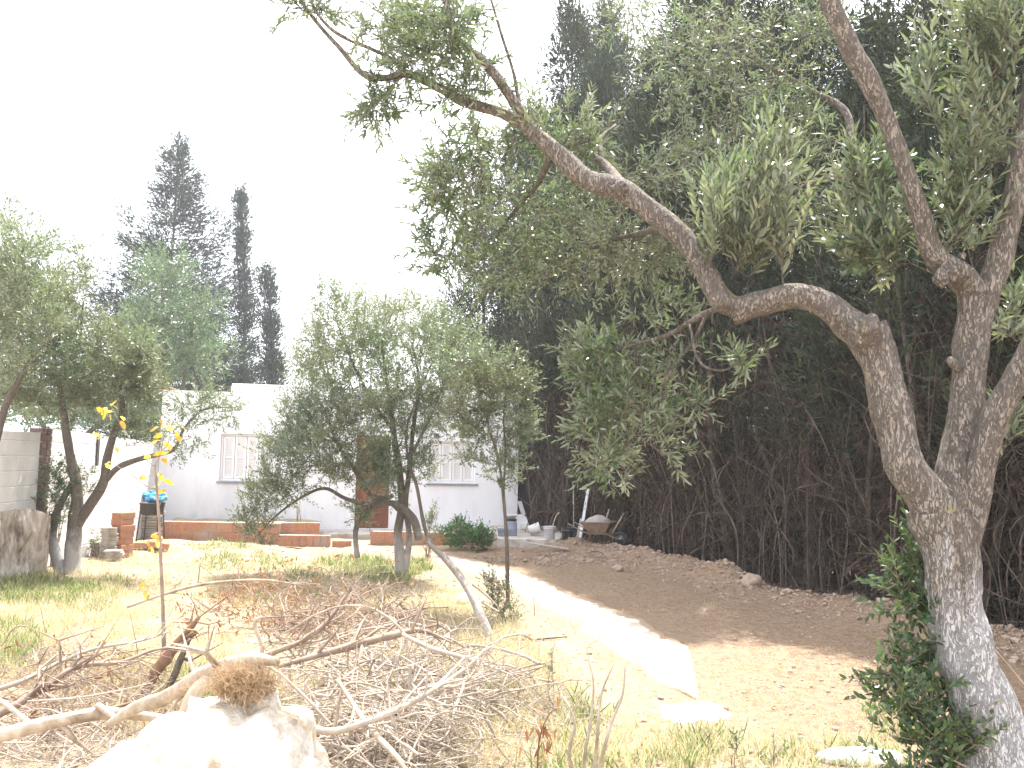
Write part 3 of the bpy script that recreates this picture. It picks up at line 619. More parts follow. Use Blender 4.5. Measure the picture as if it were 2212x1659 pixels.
# ------------------------------------------------------------------ plants: helpers
def ellipse_pts(px, py, rx, ry, Y, rY, n, rg=None):
    rg = rg or rng; u_ = rg.normal(size=(n, 3)); u_ = unit(u_) * (rg.random((n, 1)) ** .42)
    return np.array([P(px + rx * a, py + ry * b, Y + rY * c) for a, b, c in u_])
class Tree:
    """limbs traced from control points; finer branches reach for targets spread through the crown volume"""
    def __init__(s, seed): s.pos = []; s.dir = []; s.rad = []; s.rg = np.random.default_rng(seed); s.wood = MB(); s.paths = []; s.lf = MB()
    def limb(s, pts, rad, seg=10, namp=.12, k=6, ridges=0.0, nf=6.0, node=True, wig=0.0):
        p, r = spline(pts, rad, k)
        if wig: p = p + wig * np.stack([noise(p + 9 * c, 4.0) for c in range(3)], -1) * np.linspace(0, 1, len(p))[:, None]
        s.wood.tube(p, r, seg, namp, nf, ridges=ridges)
        if node:
            t = unit(np.gradient(p, axis=0)); s.pos.append(p); s.dir.append(t); s.rad.append(r)
        return p, r
    def grow(s, T, r0=.02, rt=.003, seg=5, sag=.0, nseg=5, maxr=.55):
        T = np.asarray(T); pos = np.concatenate(s.pos); dr = np.concatenate(s.dir); rad = np.concatenate(s.rad)
        d0 = np.array([np.min(np.linalg.norm(pos - t, axis=1)) for t in T]); T = T[np.argsort(d0)]
        cap_ = len(pos) + len(T) * (nseg + 1); PA = np.zeros((cap_, 3)); DA = np.zeros((cap_, 3)); RA = np.zeros(cap_); m = len(pos)
        PA[:m] = pos; DA[:m] = dr; RA[:m] = rad; new = []
        for t in T:
            v = t - PA[:m]; d = np.linalg.norm(v, axis=1); cosv = (v * DA[:m]).sum(1) / (d + 1e-6)
            j = int(np.argmin(d * (1.35 - .35 * cosv))); L = d[j]
            if L < .012: continue
            p0 = PA[j]; c1 = p0 + (unit(DA[j]) * .5 + unit(v[j]) * .5) * L * .45 + s.rg.normal(size=3) * L * .07
            uu = np.linspace(0, 1, nseg + 1)[:, None]
            pp = (1 - uu) ** 2 * p0 + 2 * uu * (1 - uu) * c1 + uu ** 2 * t
            pp[1:-1] += s.rg.normal(size=(nseg - 1, 3)) * L * .025; pp[:, 2] -= sag * L * (uu[:, 0] ** 2)
            ra = np.linspace(min(RA[j] * maxr, r0 * min(1, .3 + L)), rt, nseg + 1)
            s.wood.tube(pp, ra, seg, 0, cap=False); tn = unit(np.gradient(pp, axis=0))
            PA[m:m + nseg] = pp[1:]; DA[m:m + nseg] = tn[1:]; RA[m:m + nseg] = ra[1:]; m += nseg; new.append(pp)
        s.pos = [PA[:m]]; s.dir = [DA[:m]]; s.rad = [RA[:m]]; s.paths += new; return new
    def sprigs(s, per=3, L=.25, nleaf=14, ll=.055, lw=.012, up=.4, six=False, rt=.0015, twigs=True, spread=.8, down=0.0, paths=None, splay=.75):
        paths = paths if paths is not None else s.paths; rg = s.rg; P0 = []; D0 = []
        for pp in paths:
            tn = unit(pp[-1] - pp[-2])
            for k in range(per):
                t = 1 if k == 0 else rg.uniform(.35, 1); i = t * (len(pp) - 1); i0 = min(int(i), len(pp) - 2); P0.append(pp[i0] + (pp[i0 + 1] - pp[i0]) * (i - i0))
                D0.append(unit(tn * (1 if k == 0 else .5) + unit(rg.normal(size=3)) * (spread if k else .25) + np.array([0, 0, up - down])))
        if not P0: return
        P0 = np.array(P0); D0 = np.array(D0); n = len(P0); Ls = L * rg.uniform(.6, 1.3, n)
        bend = rg.normal(size=(n, 3)) * .12 + np.array([0, 0, up * .15 - down * .5])
        def at(t): return P0 + D0 * (Ls * t)[:, None] + bend * (Ls * t * t)[:, None]
        if twigs:
            for i in range(n):
                q = np.array([P0[i], P0[i] + D0[i] * Ls[i] * .5 + bend[i] * Ls[i] * .25, P0[i] + D0[i] * Ls[i] + bend[i] * Ls[i]]); s.wood.tube(q, [rt * 1.5, rt, rt * .6], 3, cap=False)
        x = unit(np.cross(D0, unit(rg.normal(size=(n, 3))))); y = np.cross(D0, x)
        for k in range(nleaf):
            t = .12 + .88 * (k // 2 * 2 + rg.random(n) * .6) / nleaf; a = (k % 2) * math.pi + (k // 2) * math.pi / 2 + rg.normal(size=n) * .35
            o_ = x * np.cos(a)[:, None] + y * np.sin(a)[:, None]; tn = unit(D0 + 2 * bend * t[:, None])
            sp = splay * (1 - .5 * k / nleaf)
            d = unit(tn * (1 - sp * .45) + o_ * sp + rg.normal(size=(n, 3)) * .16)
            nr = unit(tn * .6 - o_ * .4 + rg.normal(size=(n, 3)) * .35 + [0, 0, .3])
            s.lf.leaves(at(t), d, nr, ll * rg.uniform(.65, 1.15, n), lw * rg.uniform(.75, 1.2, n), six=six, bend=.1)
    def finish(s, root, bark, leaf, trunk='trunk', crown='crown', branch='branches'):
        pass
def tree_thing(name, label, cat, base, tr, bark, leaf, group=None, crown='crown'):
    r = thing(name, label, cat, base, group); tr.wood.build('trunk', bark, r); tr.lf.build(crown, leaf, r, smooth=False); return r
def B(*bl): return np.concatenate([ellipse_pts(*b) for b in bl])

# ------------------------------------------------------------------ big foreground olive on the right
Y0 = 3.25
tr = Tree(21)
base = Z0(P(2185, 1800, Y0)); base[2] = -.02
tk = [np.array([base[0] + .07, Y0 + .03, -.1]), np.array([base[0] + .03, Y0 + .02, .12]), P(2168, 1720, Y0), P(2135, 1560, Y0), P(2085, 1430, Y0), P(2062, 1300, Y0), P(2048, 1180, Y0), P(2030, 1100, Y0)]
tr.limb(tk, [.2, .155, .135, .122, .11, .102, .102, .115], seg=72, namp=.1, k=26, ridges=.09, nf=7.0)
tr.limb([P(2046, 1190, Y0), P(2012, 1090, Y0), P(1958, 1010, Y0), P(1935, 930, Y0 + .02), P(1915, 840, Y0 + .04), P(1892, 760, Y0 + .06), P(1868, 712, Y0 + .07)], [.06, .085, .072, .07, .072, .08, .086], seg=56, namp=.11, k=26, ridges=.07, nf=8.0)
tr.limb([P(1885, 735, Y0 + .06), P(1835, 700, Y0 + .08), P(1775, 655, Y0 + .1), P(1715, 640, Y0 + .12), P(1650, 655, Y0 + .16), P(1580, 672, Y0 + .2)], [.074, .066, .057, .052, .05, .055], seg=48, namp=.12, k=24, ridges=.07, nf=8.0)
tr.limb([P(1600, 668, Y0 + .18), P(1552, 640, Y0 + .2), P(1500, 545, Y0 + .25), P(1440, 482, Y0 + .3), P(1350, 415, Y0 + .35), P(1265, 385, Y0 + .4), P(1190, 318, Y0 + .45), P(1130, 268, Y0 + .5)], [.045, .052, .046, .046, .05, .046, .04, .032], seg=40, namp=.13, k=20, ridges=.06, nf=9.0)
tr.limb([P(1140, 275, Y0 + .5), P(1080, 243, Y0 + .52), P(1000, 218, Y0 + .55), P(940, 185, Y0 + .58), P(880, 160, Y0 + .6), P(835, 168, Y0 + .62), P(785, 160, Y0 + .63), P(735, 105, Y0 + .65), P(690, 55, Y0 + .66), P(655, 5, Y0 + .68), P(640, -50, Y0 + .7)], [.027, .026, .024, .021, .02, .016, .015, .012, .01, .008, .006], seg=16, namp=.12, k=12, nf=12.0)
tr.limb([P(870, 162, Y0 + .6), P(850, 130, Y0 + .6), P(800, 105, Y0 + .58), P(725, 70, Y0 + .56), P(680, 20, Y0 + .55), P(668, -30, Y0 + .55)], [.012, .01, .009, .008, .006, .004], seg=10, k=8)
tr.limb([P(1142, 270, Y0 + .5), P(1100, 205, Y0 + .45), P(1060, 150, Y0 + .42), P(1010, 105, Y0 + .4), P(975, 60, Y0 + .38), P(955, -40, Y0 + .36)], [.024, .023, .021, .016, .013, .01], seg=16, k=10, nf=12.0)
tr.limb([P(1122, 235, Y0 + .48), P(1110, 160, Y0 + .5), P(1085, 80, Y0 + .5), P(1055, -20, Y0 + .52)], [.009, .008, .007, .005], seg=8)
# middle stem and its fork
tr.limb([P(2058, 1120, Y0), P(2062, 1010, Y0 + .04), P(2085, 900, Y0 + .06), P(2092, 800, Y0 + .08), P(2103, 700, Y0 + .1), P(2110, 640, Y0 + .1)], [.085, .072, .066, .064, .07, .08], seg=52, namp=.11, k=24, ridges=.08, nf=8.0)
tr.limb([P(2112, 660, Y0 + .1), P(2080, 600, Y0 + .08), P(2020, 555, Y0 + .06), P(1990, 470, Y0 + .04), P(1960, 380, Y0 + .02), P(1920, 270, Y0), P(1885, 190, Y0 - .02), P(1835, 100, Y0 - .04), P(1790, 0, Y0 - .06), P(1770, -60, Y0 - .06)], [.055, .056, .046, .036, .035, .036, .039, .038, .036, .036], seg=40, namp=.12, k=18, ridges=.06, nf=9.0)
tr.limb([P(2108, 665, Y0 + .1), P(2150, 590, Y0 + .08), P(2175, 500, Y0 + .06), P(2195, 400, Y0 + .05), P(2215, 290, Y0 + .04), P(2235, 150, Y0 + .04), P(2250, -50, Y0 + .04)], [.055, .052, .045, .042, .042, .04, .036], seg=40, namp=.12, k=16, ridges=.06, nf=9.0)
tr.limb([P(2075, 1180, Y0 - .02), P(2105, 1080, Y0 - .04), P(2120, 1010, Y0 - .06), P(2150, 900, Y0 - .1), P(2195, 820, Y0 - .14), P(2235, 740, Y0 - .18), P(2300, 640, Y0 - .2)], [.06, .055, .048, .046, .044, .042, .042], seg=40, namp=.1, k=18, ridges=.05, nf=9.0)
# knots and cut stubs
for (px, py, yy, r_, sd) in ((1868, 712, -.02, .052, 1), (2075, 590, .0, .035, 3), (2038, 600, .03, .03, 8), (1555, 650, .1, .03, 4), (1337, 408, .3, .03, 5)):
    tr.wood.rock(P(px, py, Y0 + yy), r_ * 1.15, sub=4, amp=.28, freq=1.7, seed=sd)
for a_, b_, r_ in (((1870, 700, -.03), (1890, 685, -.03), .014), ((2070, 795, .05), (2050, 776, .02), .018), ((1337, 405, .3), (1330, 392, .3), .012), ((2075, 560, .06), (2082, 548, .06), .016)):
    tr.wood.tube(*spline([P(a_[0], a_[1], Y0 + a_[2]), P(b_[0], b_[1], Y0 + b_[2])], [r_, r_ * .75]), 12, .2, 20)
# secondary limbs carrying the foliage
tr.limb([P(2070, 620, Y0 + .15), P(1990, 520, Y0 + .6), P(1900, 420, Y0 + .9), P(1845, 330, Y0 + 1.1), P(1825, 240, Y0 + 1.2), P(1740, 190, Y0 + 1.3), P(1640, 130, Y0 + 1.35), P(1560, 70, Y0 + 1.4), P(1500, 20, Y0 + 1.4)], [.03, .028, .026, .024, .02, .017, .013, .01, .006], seg=12, k=8)
tr.limb([P(1845, 380, Y0 + 1.1), P(1790, 385, Y0 + 1.0), P(1730, 405, Y0 + .9), P(1660, 430, Y0 + .8)], [.02, .016, .012, .008], seg=8)
tr.limb([P(1345, 405, Y0 + .35), P(1300, 350, Y0 + .6), P(1235, 320, Y0 + .8), P(1180, 330, Y0 + 1.0)], [.025, .02, .013, .007], seg=10)
tr.limb([P(1300, 350, Y0 + .6), P(1298, 300, Y0 + .7), P(1330, 270, Y0 + .8)], [.014, .011, .007], seg=8)
tr.limb([P(1190, 330, Y0 + .45), P(1160, 400, Y0 + .8), P(1100, 470, Y0 + 1.1), P(1040, 560, Y0 + 1.2)], [.018, .012, .01, .005], seg=8)
tr.limb([P(1440, 480, Y0 + .3), P(1400, 500, Y0 + .8), P(1320, 520, Y0 + 1.2), P(1220, 560, Y0 + 1.3)], [.022, .016, .011, .006], seg=8)
tr.limb([P(1560, 660, Y0 + .2), P(1500, 690, Y0 + .35), P(1440, 725, Y0 + .5), P(1370, 745, Y0 + .6), P(1290, 770, Y0 + .7)], [.013, .012, .01, .007, .004], seg=8)
tr.limb([P(1530, 672, Y0 + .25), P(1495, 740, Y0 + .4), P(1450, 800, Y0 + .5), P(1420, 870, Y0 + .5), P(1405, 950, Y0 + .45)], [.008, .007, .006, .004, .003], seg=6)
tr.limb([P(1490, 700, Y0 + .35), P(1510, 780, Y0 + .3), P(1560, 800, Y0 + .3), P(1610, 775, Y0 + .3)], [.006, .005, .004, .003], seg=6)
tr.limb([P(1370, 745, Y0 + .6), P(1385, 850, Y0 + .7), P(1370, 940, Y0 + .7), P(1320, 990, Y0 + .7)], [.006, .005, .004, .003], seg=6)
s1 = B((690, 15, 80, 25, Y0 + .65, .2, 12), (840, 60, 80, 60, Y0 + .6, .25, 26), (960, 50, 80, 80, Y0 + .4, .3, 40), (880, 130, 90, 60, Y0 + .5, .3, 22), (820, 230, 50, 50, Y0 + .65, .2, 16), (1010, 190, 60, 60, Y0 + .5, .2, 16),
       (1000, 340, 90, 90, Y0 + .8, .3, 40), (940, 430, 40, 90, Y0 + .9, .3, 18), (950, 560, 45, 40, Y0 + 1, .3, 12), (1140, 280, 60, 50, Y0 + .7, .3, 16), (1240, 300, 80, 70, Y0 + .8, .4, 34))
s2 = B((1100, 470, 150, 110, Y0 + 1.1, .5, 75), (1250, 480, 130, 110, Y0 + 1.2, .5, 62), (1130, 580, 150, 70, Y0 + 1.2, .4, 58), (1320, 560, 130, 80, Y0 + 1.2, .4, 50), (1440, 540, 80, 60, Y0 + 1.0, .3, 28),
       (1500, 70, 190, 90, Y0 + 1.3, .5, 62), (1650, 160, 150, 120, Y0 + 1.3, .5, 58), (1450, 190, 110, 90, Y0 + 1.3, .4, 26), (1700, 300, 110, 80, Y0 + 1.2, .4, 45), (1350, 30, 60, 50, Y0 + 1.4, .3, 14), (1560, 330, 110, 90, Y0 + 1.1, .4, 46), (1400, 380, 80, 60, Y0 + .9, .3, 24), (1760, 50, 60, 50, Y0 + 1.2, .3, 26), (1720, 460, 80, 60, Y0 + .9, .3, 24))
s3 = B((1330, 780, 110, 60, Y0 + .7, .35, 34), (1370, 880, 100, 100, Y0 + .65, .35, 42), (1290, 900, 50, 90, Y0 + .75, .3, 24), (1330, 1010, 70, 50, Y0 + .75, .3, 18), (1270, 770, 45, 55, Y0 + .7, .3, 12), (1500, 872, 50, 18, Y0 + .4, .1, 6), (1600, 785, 45, 15, Y0 + .3, .1, 6), (1430, 680, 60, 50, Y0 + .6, .3, 10), (1440, 960, 30, 60, Y0 + .6, .2, 8), (1470, 780, 40, 40, Y0 + .5, .2, 6))
s4 = B((1620, 560, 120, 45, Y0 + .15, .15, 26), (1560, 480, 80, 60, Y0 + .3, .2, 16), (1650, 430, 50, 60, Y0 + .2, .15, 12))
s5 = B((1900, 540, 80, 70, Y0 + .25, .2, 28), (1880, 430, 60, 60, Y0 + .35, .2, 16), (2080, 480, 60, 100, Y0 + .1, .2, 20), (2120, 300, 80, 110, Y0 + .1, .25, 26), (2150, 110, 70, 120, Y0 + .05, .25, 30), (2000, 200, 40, 60, Y0 + .1, .15, 8), (2185, 950, 25, 40, Y0 + .2, .1, 6), (2190, 720, 20, 60, Y0 + .3, .1, 8))
def sub(t_, pts, nl, L, ll, lw, up, down=0, per=3, sag=0., **kw):
    pa = t_.grow(pts, .009, .0022, sag=sag); t_.sprigs(per, L, nl, ll, lw, up, six=True, paths=pa, down=down, **kw)
sub(tr, s1, 16, .16, .05, .010, .2, .15)
sub(tr, s2, 11, .17, .041, .009, .15, .1)
sub(tr, s3, 10, .13, .052, .0115, .35, 0)
sub(tr, s4, 22, .26, .062, .0135, 1.1, 0, per=3, spread=.35, splay=.6)
sub(tr, s5, 18, .22, .062, .0135, .9, 0, per=3, spread=.5, splay=.65)
fo = tree_thing('olive_tree', 'large gnarled foreground olive tree with limed trunk and a long limb arching over the garden', 'olive tree', base, tr, M['bark_near'], M['olive_near'])

# leafy sucker bush at its foot
def leafy_bush(name, label, cat, base, blobs, leaf, bark, seed, per, L, nl, ll, lw, up=.6, six=True, nst=7, group=None, stem_r=.008):
    t_ = Tree(seed); T = B(*blobs)
    for k in range(nst):
        tg = T[t_.rg.integers(len(T))]; b_ = np.array(base) + np.r_[t_.rg.normal(size=2) * .04, 0]; m_ = (b_ + tg) / 2; m_[:2] = m_[:2] * .6 + b_[:2] * .4
        t_.limb([b_, m_, tg], [stem_r, stem_r * .7, stem_r * .3], seg=6, namp=0)
    pa = t_.grow(T, stem_r * .5, .0018); t_.sprigs(per, L, nl, ll, lw, up, six=six, paths=pa)
    return tree_thing(name, label, cat, base, t_, bark, leaf, group, crown='foliage')
leafy_bush('sucker_bush', 'dark green leafy suckers growing up against the limed trunk of the big olive', 'bush', G(2050, 1655) * [1, 0, 0] + [-.05, 3.4, 0],
    [(1980, 1330, 70, 60, 3.35, .12, 16), (1955, 1270, 55, 60, 3.35, .12, 13), (1985, 1180, 40, 50, 3.38, .1, 8), (1985, 1430, 90, 60, 3.3, .15, 20), (1980, 1540, 90, 80, 3.25, .15, 24), (2040, 1620, 90, 60, 3.2, .15, 24), (1930, 1450, 40, 30, 3.3, .1, 6), (2000, 1640, 80, 60, 3.2, .15, 14)],
    M['sucker'], M['twig_brown'], 5, 3, .13, 12, .038, .016)

# ------------------------------------------------------------------ centre olive
tr = Tree(31); Yc = 12.2; bc = G(862, 1240); Yc = bc[1]
LB = lambda pts, r, **k: tr.limb([P(*(q if len(q) == 3 else (*q, Yc))) if len(q) < 4 else q for q in pts], r, **k)
LB([(866, 1246), (864, 1200), (860, 1150), (868, 1090), (862, 1010), (850, 930), (838, 840), (825, 740)], [.085, .072, .062, .055, .045, .038, .03, .012], seg=18, k=8)
LB([(875, 1235), (884, 1160), (876, 1090), (884, 1020), (892, 930), (905, 830), (890, 740)], [.05, .042, .04, .035, .03, .024, .01], seg=14)
LB([(905, 1165, Yc - .3), (892, 1120, Yc - .2), (855, 1088, Yc - .1), (800, 1092, Yc), (745, 1076, Yc + .1), (700, 1055, Yc + .1), (645, 1078, Yc), (590, 1120, Yc - .1), (550, 1165, Yc - .2)], [.06, .055, .045, .036, .03, .024, .018, .013, .006], seg=12)
LB([(772, 1205), (768, 1150), (782, 1115), (812, 1088), (850, 1070)], [.04, .036, .036, .034, .03], seg=12)
LB([(872, 1110), (835, 1080), (800, 1070), (770, 1020), (730, 960), (700, 880)], [.04, .036, .034, .028, .02, .01], seg=10)
LB([(932, 1185, Yc - .6), (915, 1130, Yc - .5), (900, 1050, Yc - .4), (884, 1000, Yc - .3), (878, 930, Yc - .3), (905, 850, Yc - .3), (935, 780, Yc - .2)], [.03, .028, .024, .02, .017, .013, .006], seg=8)
LB([(850, 930), (800, 860), (760, 780), (725, 690)], [.03, .024, .018, .008], seg=8)
LB([(885, 990), (930, 900), (960, 820), (970, 750)], [.025, .02, .014, .007], seg=8)
T = B((720, 645, 45, 40, Yc, .5, 22), (750, 720, 90, 80, Yc, .9, 80), (870, 710, 110, 60, Yc, .9, 80), (690, 800, 70, 90, Yc, .9, 75), (830, 820, 140, 110, Yc, 1.2, 180), (770, 920, 130, 80, Yc, 1.1, 120), (650, 980, 90, 60, Yc - .1, .8, 70), (600, 1050, 70, 50, Yc - .2, .6, 55), (555, 1120, 40, 70, Yc - .3, .5, 36), (960, 740, 80, 70, Yc, .9, 60), (900, 930, 80, 90, Yc, .8, 60), (640, 890, 50, 40, Yc, .5, 18), (815, 1010, 70, 60, Yc, .6, 46), (950, 860, 60, 80, Yc, .6, 50), (830, 1030, 60, 50, Yc - .2, .5, 34), (740, 1010, 60, 45, Yc, .5, 44), (700, 900, 90, 60, Yc, .7, 50), (1000, 800, 50, 90, Yc, .6, 50), (780, 1110, 20, 40, Yc, .3, 12), (905, 1010, 40, 50, Yc, .4, 20), (620, 960, 60, 40, Yc, .5, 22))
pa = tr.grow(T, .016, .003, maxr=.5); tr.sprigs(4, .28, 14, .064, .0175, .55, paths=pa, twigs=False)
oc = tree_thing('olive_tree', 'bushy multi-stemmed olive tree with limed stems hiding the front door of the white house', 'olive tree', bc, tr, M['bark_white'], M['olive_mid'])

# young slender olive
tr = Tree(41); by = G(1097, 1312); Yy = by[1]
LB = lambda pts, r, **k: tr.limb([P(*q, Yy) if len(q) == 2 else P(*q) for q in pts], r, **k)
LB([(1097, 1318), (1096, 1240), (1094, 1160), (1088, 1080), (1078, 1000), (1058, 930), (1040, 860), (1030, 800)], [.026, .024, .023, .019, .015, .012, .009, .004], seg=10, k=8)
LB([(1094, 1150), (1088, 1060), (1092, 980), (1088, 900), (1098, 820), (1110, 770)], [.018, .015, .012, .01, .008, .004], seg=8)
T = B((1050, 790, 85, 45, Yy, .5, 46), (1000, 840, 60, 60, Yy, .5, 32), (1100, 830, 50, 60, Yy, .5, 36), (1125, 930, 28, 60, Yy, .3, 26), (1010, 920, 50, 26, Yy, .4, 22), (1060, 900, 50, 60, Yy, .4, 36), (1095, 1000, 35, 60, Yy, .3, 24), (1020, 990, 35, 25, Yy, .3, 9), (1130, 850, 25, 30, Yy, .2, 10), (960, 800, 30, 40, Yy, .3, 14))
pa = tr.grow(T, .008, .002, maxr=.6); tr.sprigs(4, .2, 12, .06, .018, .35, paths=pa, twigs=True)
tree_thing('olive_tree', 'slender young olive with a thin bare stem in front of the right window', 'olive tree', by, tr, M['bark_mid'], M['olive_mid'])
bb = G(1082, 1345)
leafy_bush('sprout_bush', 'small grey green sprout bush at the foot of the leaning pale log', 'bush', bb, [(1075, 1290, 32, 40, bb[1], .2, 22), (1090, 1335, 35, 30, bb[1], .2, 22), (1060, 1250, 20, 25, bb[1], .15, 6)], M['olive_mid'], M['twig_brown'], 6, 3, .13, 10, .05, .012, up=.9, six=False)
# leaning limed log with a broken tip
lb = G(1062, 1382); lt = [lb + [0, 0, -.03], P(1046, 1345, lb[1] + .05), P(1020, 1290, lb[1] + .2), P(990, 1240, lb[1] + .45), P(955, 1200, lb[1] + .7), P(928, 1175, lb[1] + .9)]
lg = thing('leaning_log', 'bare limed olive stem leaning left with a broken tip beside the young olive', 'log', lb)
m_ = MB(); pp, rr = spline(lt, [.05, .04, .036, .036, .034, .026], 8); m_.tube(pp, rr, 20, .14, 8); m_.build('trunk', M['bark_log'], lg)
m_ = MB(); e = lt[-1]
for k in range(7): a_ = rng.normal(size=3) * .02; m_.tube([e + a_ * .6, e + a_ + (e - lt[-2]) * .12 * rng.uniform(.4, 1.2)], [.01, .002], 5)
m_.build('splintered_tip', M['wood_pale'], lg)
for k, (q0, q1, q2, lab) in enumerate((((1020, 1262), (1050, 1285), (1075, 1310), 'upper thin pale stick propped against the leaning limed log'), ((1040, 1300), (1060, 1312), (1078, 1322), 'lower thin pale stick propped against the leaning limed log'))):
    m_ = MB(); m_.tube(*spline([P(*q0, lb[1] + .4), P(*q1, lb[1] + .35), P(*q2, lb[1] + .3)], [.012, .012, .009]), 8, .1, 10); tag(m_.build('stick', M['wood_pale'], origin=P(*q1, lb[1] + .35)), lab, 'stick')

# ------------------------------------------------------------------ left olive
tr = Tree(51); bl = G(150, 1238); Yl = bl[1]
LB = lambda pts, r, **k: tr.limb([P(*q, Yl) if len(q) == 2 else P(*q) for q in pts], r, **k)
LB([(156, 1250), (157, 1190), (162, 1130), (167, 1060), (152, 985), (138, 900), (128, 830), (110, 740)], [.13, .1, .095, .075, .06, .05, .04, .02], seg=18, k=8)
LB([(140, 1245), (122, 1200), (112, 1150), (130, 1090), (160, 1040)], [.11, .08, .06, .05, .04], seg=14)
LB([(166, 1135), (195, 1090), (222, 1045), (232, 990), (246, 935), (264, 895), (258, 830), (240, 770)], [.075, .07, .066, .055, .05, .04, .025, .012], seg=14)
LB([(222, 1045), (255, 1010), (300, 992), (350, 980), (378, 968), (398, 925), (440, 885), (500, 880)], [.045, .042, .036, .03, .026, .018, .012, .006], seg=10)
LB([(128, 830), (60, 760), (20, 680), (10, 560)], [.03, .026, .02, .01], seg=8)
LB([(128, 830), (170, 740), (180, 650)], [.03, .022, .012], seg=8)
T = B((70, 720, 120, 130, Yl, 1.0, 190), (200, 770, 130, 100, Yl, .9, 160), (100, 850, 120, 50, Yl, .8, 60), (300, 760, 50, 50, Yl, .6, 24), (10, 620, 60, 80, Yl, .8, 50), (130, 600, 80, 110, Yl, .8, 70), (270, 820, 60, 50, Yl, .5, 36), (445, 880, 80, 40, Yl, .5, 26), (390, 960, 60, 40, Yl, .4, 12), (310, 830, 50, 50, Yl, .5, 30), (20, 830, 60, 50, Yl, .6, 36), (210, 870, 60, 30, Yl, .5, 20), (290, 920, 50, 40, Yl, .4, 24), (20, 480, 30, 50, Yl, .5, 14))
pa = tr.grow(T, .016, .003, maxr=.5); tr.sprigs(5, .26, 14, .07, .018, .3, paths=pa, twigs=False)
tree_thing('olive_tree', 'forked olive tree with grey trunks beside the left garden wall', 'olive tree', bl, tr, M['bark_white'], M['olive_mid'])
tr = Tree(52); b2 = Z0(P(-90, 1245, 10.0)); Yq = 10.0
tr.limb([b2, P(-60, 1080, Yq), P(-10, 950, Yq), P(15, 870, Yq), P(60, 790, Yq)], [.1, .08, .05, .04, .025], seg=12)
T = B((-20, 620, 90, 110, Yq, .8, 90), (50, 540, 60, 80, Yq, .7, 40), (90, 660, 70, 80, Yq, .7, 50), (-10, 780, 70, 80, Yq, .7, 50))
pa = tr.grow(T, .016, .003, maxr=.5); tr.sprigs(5, .24, 14, .064, .017, .3, paths=pa, twigs=False)
tree_thing('olive_tree', 'olive tree at the far left edge of the picture with its crown over the wall', 'olive tree', b2, tr, M['bark_mid'], M['olive_mid'])
b3 = G(118, 1225) + [-.05, .1, 0]
leafy_bush('shrub', 'dark green shrub in front of the left garden wall beside the forked olive', 'bush', b3, [(115, 1090, 60, 60, Yl + .1, .35, 60), (95, 1140, 40, 40, Yl + .1, .3, 30), (130, 1030, 50, 40, Yl + .1, .3, 26), (180, 1040, 40, 40, Yl, .3, 12)], M['olive_green'], M['twig_brown'], 7, 4, .17, 10, .05, .016, up=.5, six=False)
b4 = G(205, 1205)
leafy_bush('shrub', 'small grey green shrub right of the forked olive against the white wall', 'bush', b4, [(200, 1170, 26, 26, b4[1], .2, 20)], M['olive_mid'], M['twig_brown'], 8, 3, .12, 8, .05, .016, six=False)
b5 = Z0(P(1015, 1190, 15.6))
leafy_bush('shrub', 'bright green shrub in front of the low brown planter wall below the right window', 'bush', b5, [(985, 1160, 40, 26, 15.9, .3, 50), (1035, 1165, 32, 26, 15.7, .3, 60), (1000, 1135, 25, 20, 16.2, .2, 14)], M['bush'], M['twig_brown'], 9, 4, .16, 9, .05, .028, six=False)
b6 = Z0(P(925, 1178, 14.5))
leafy_bush('shrub', 'thin upright grey green shoot in front of the house left of the right window', 'bush', b6, [(930, 1120, 14, 40, 14.5, .1, 16), (920, 1165, 20, 14, 14.5, .1, 8)], M['olive_mid'], M['twig_brown'], 10, 3, .15, 9, .055, .016, six=False, up=.9)
b7 = Z0(P(520, 1170, 16.9)); b7[2] = .33
for px, lab in ((523, 'dry stalk weed standing in the planter soil below the left shutter'), (643, 'dark dry tuft standing in the planter beside the low branches of the olive')):
    bb_ = Z0(P(px, 1130, 17.2)); bb_[2] = .32
    leafy_bush('weed', lab, 'weed', bb_, [(px, 1090, 10, 26, 17.2, .1, 9)], M['olive_mid'], M['twig_brown'], px, 2, .12, 6, .04, .014, six=False)
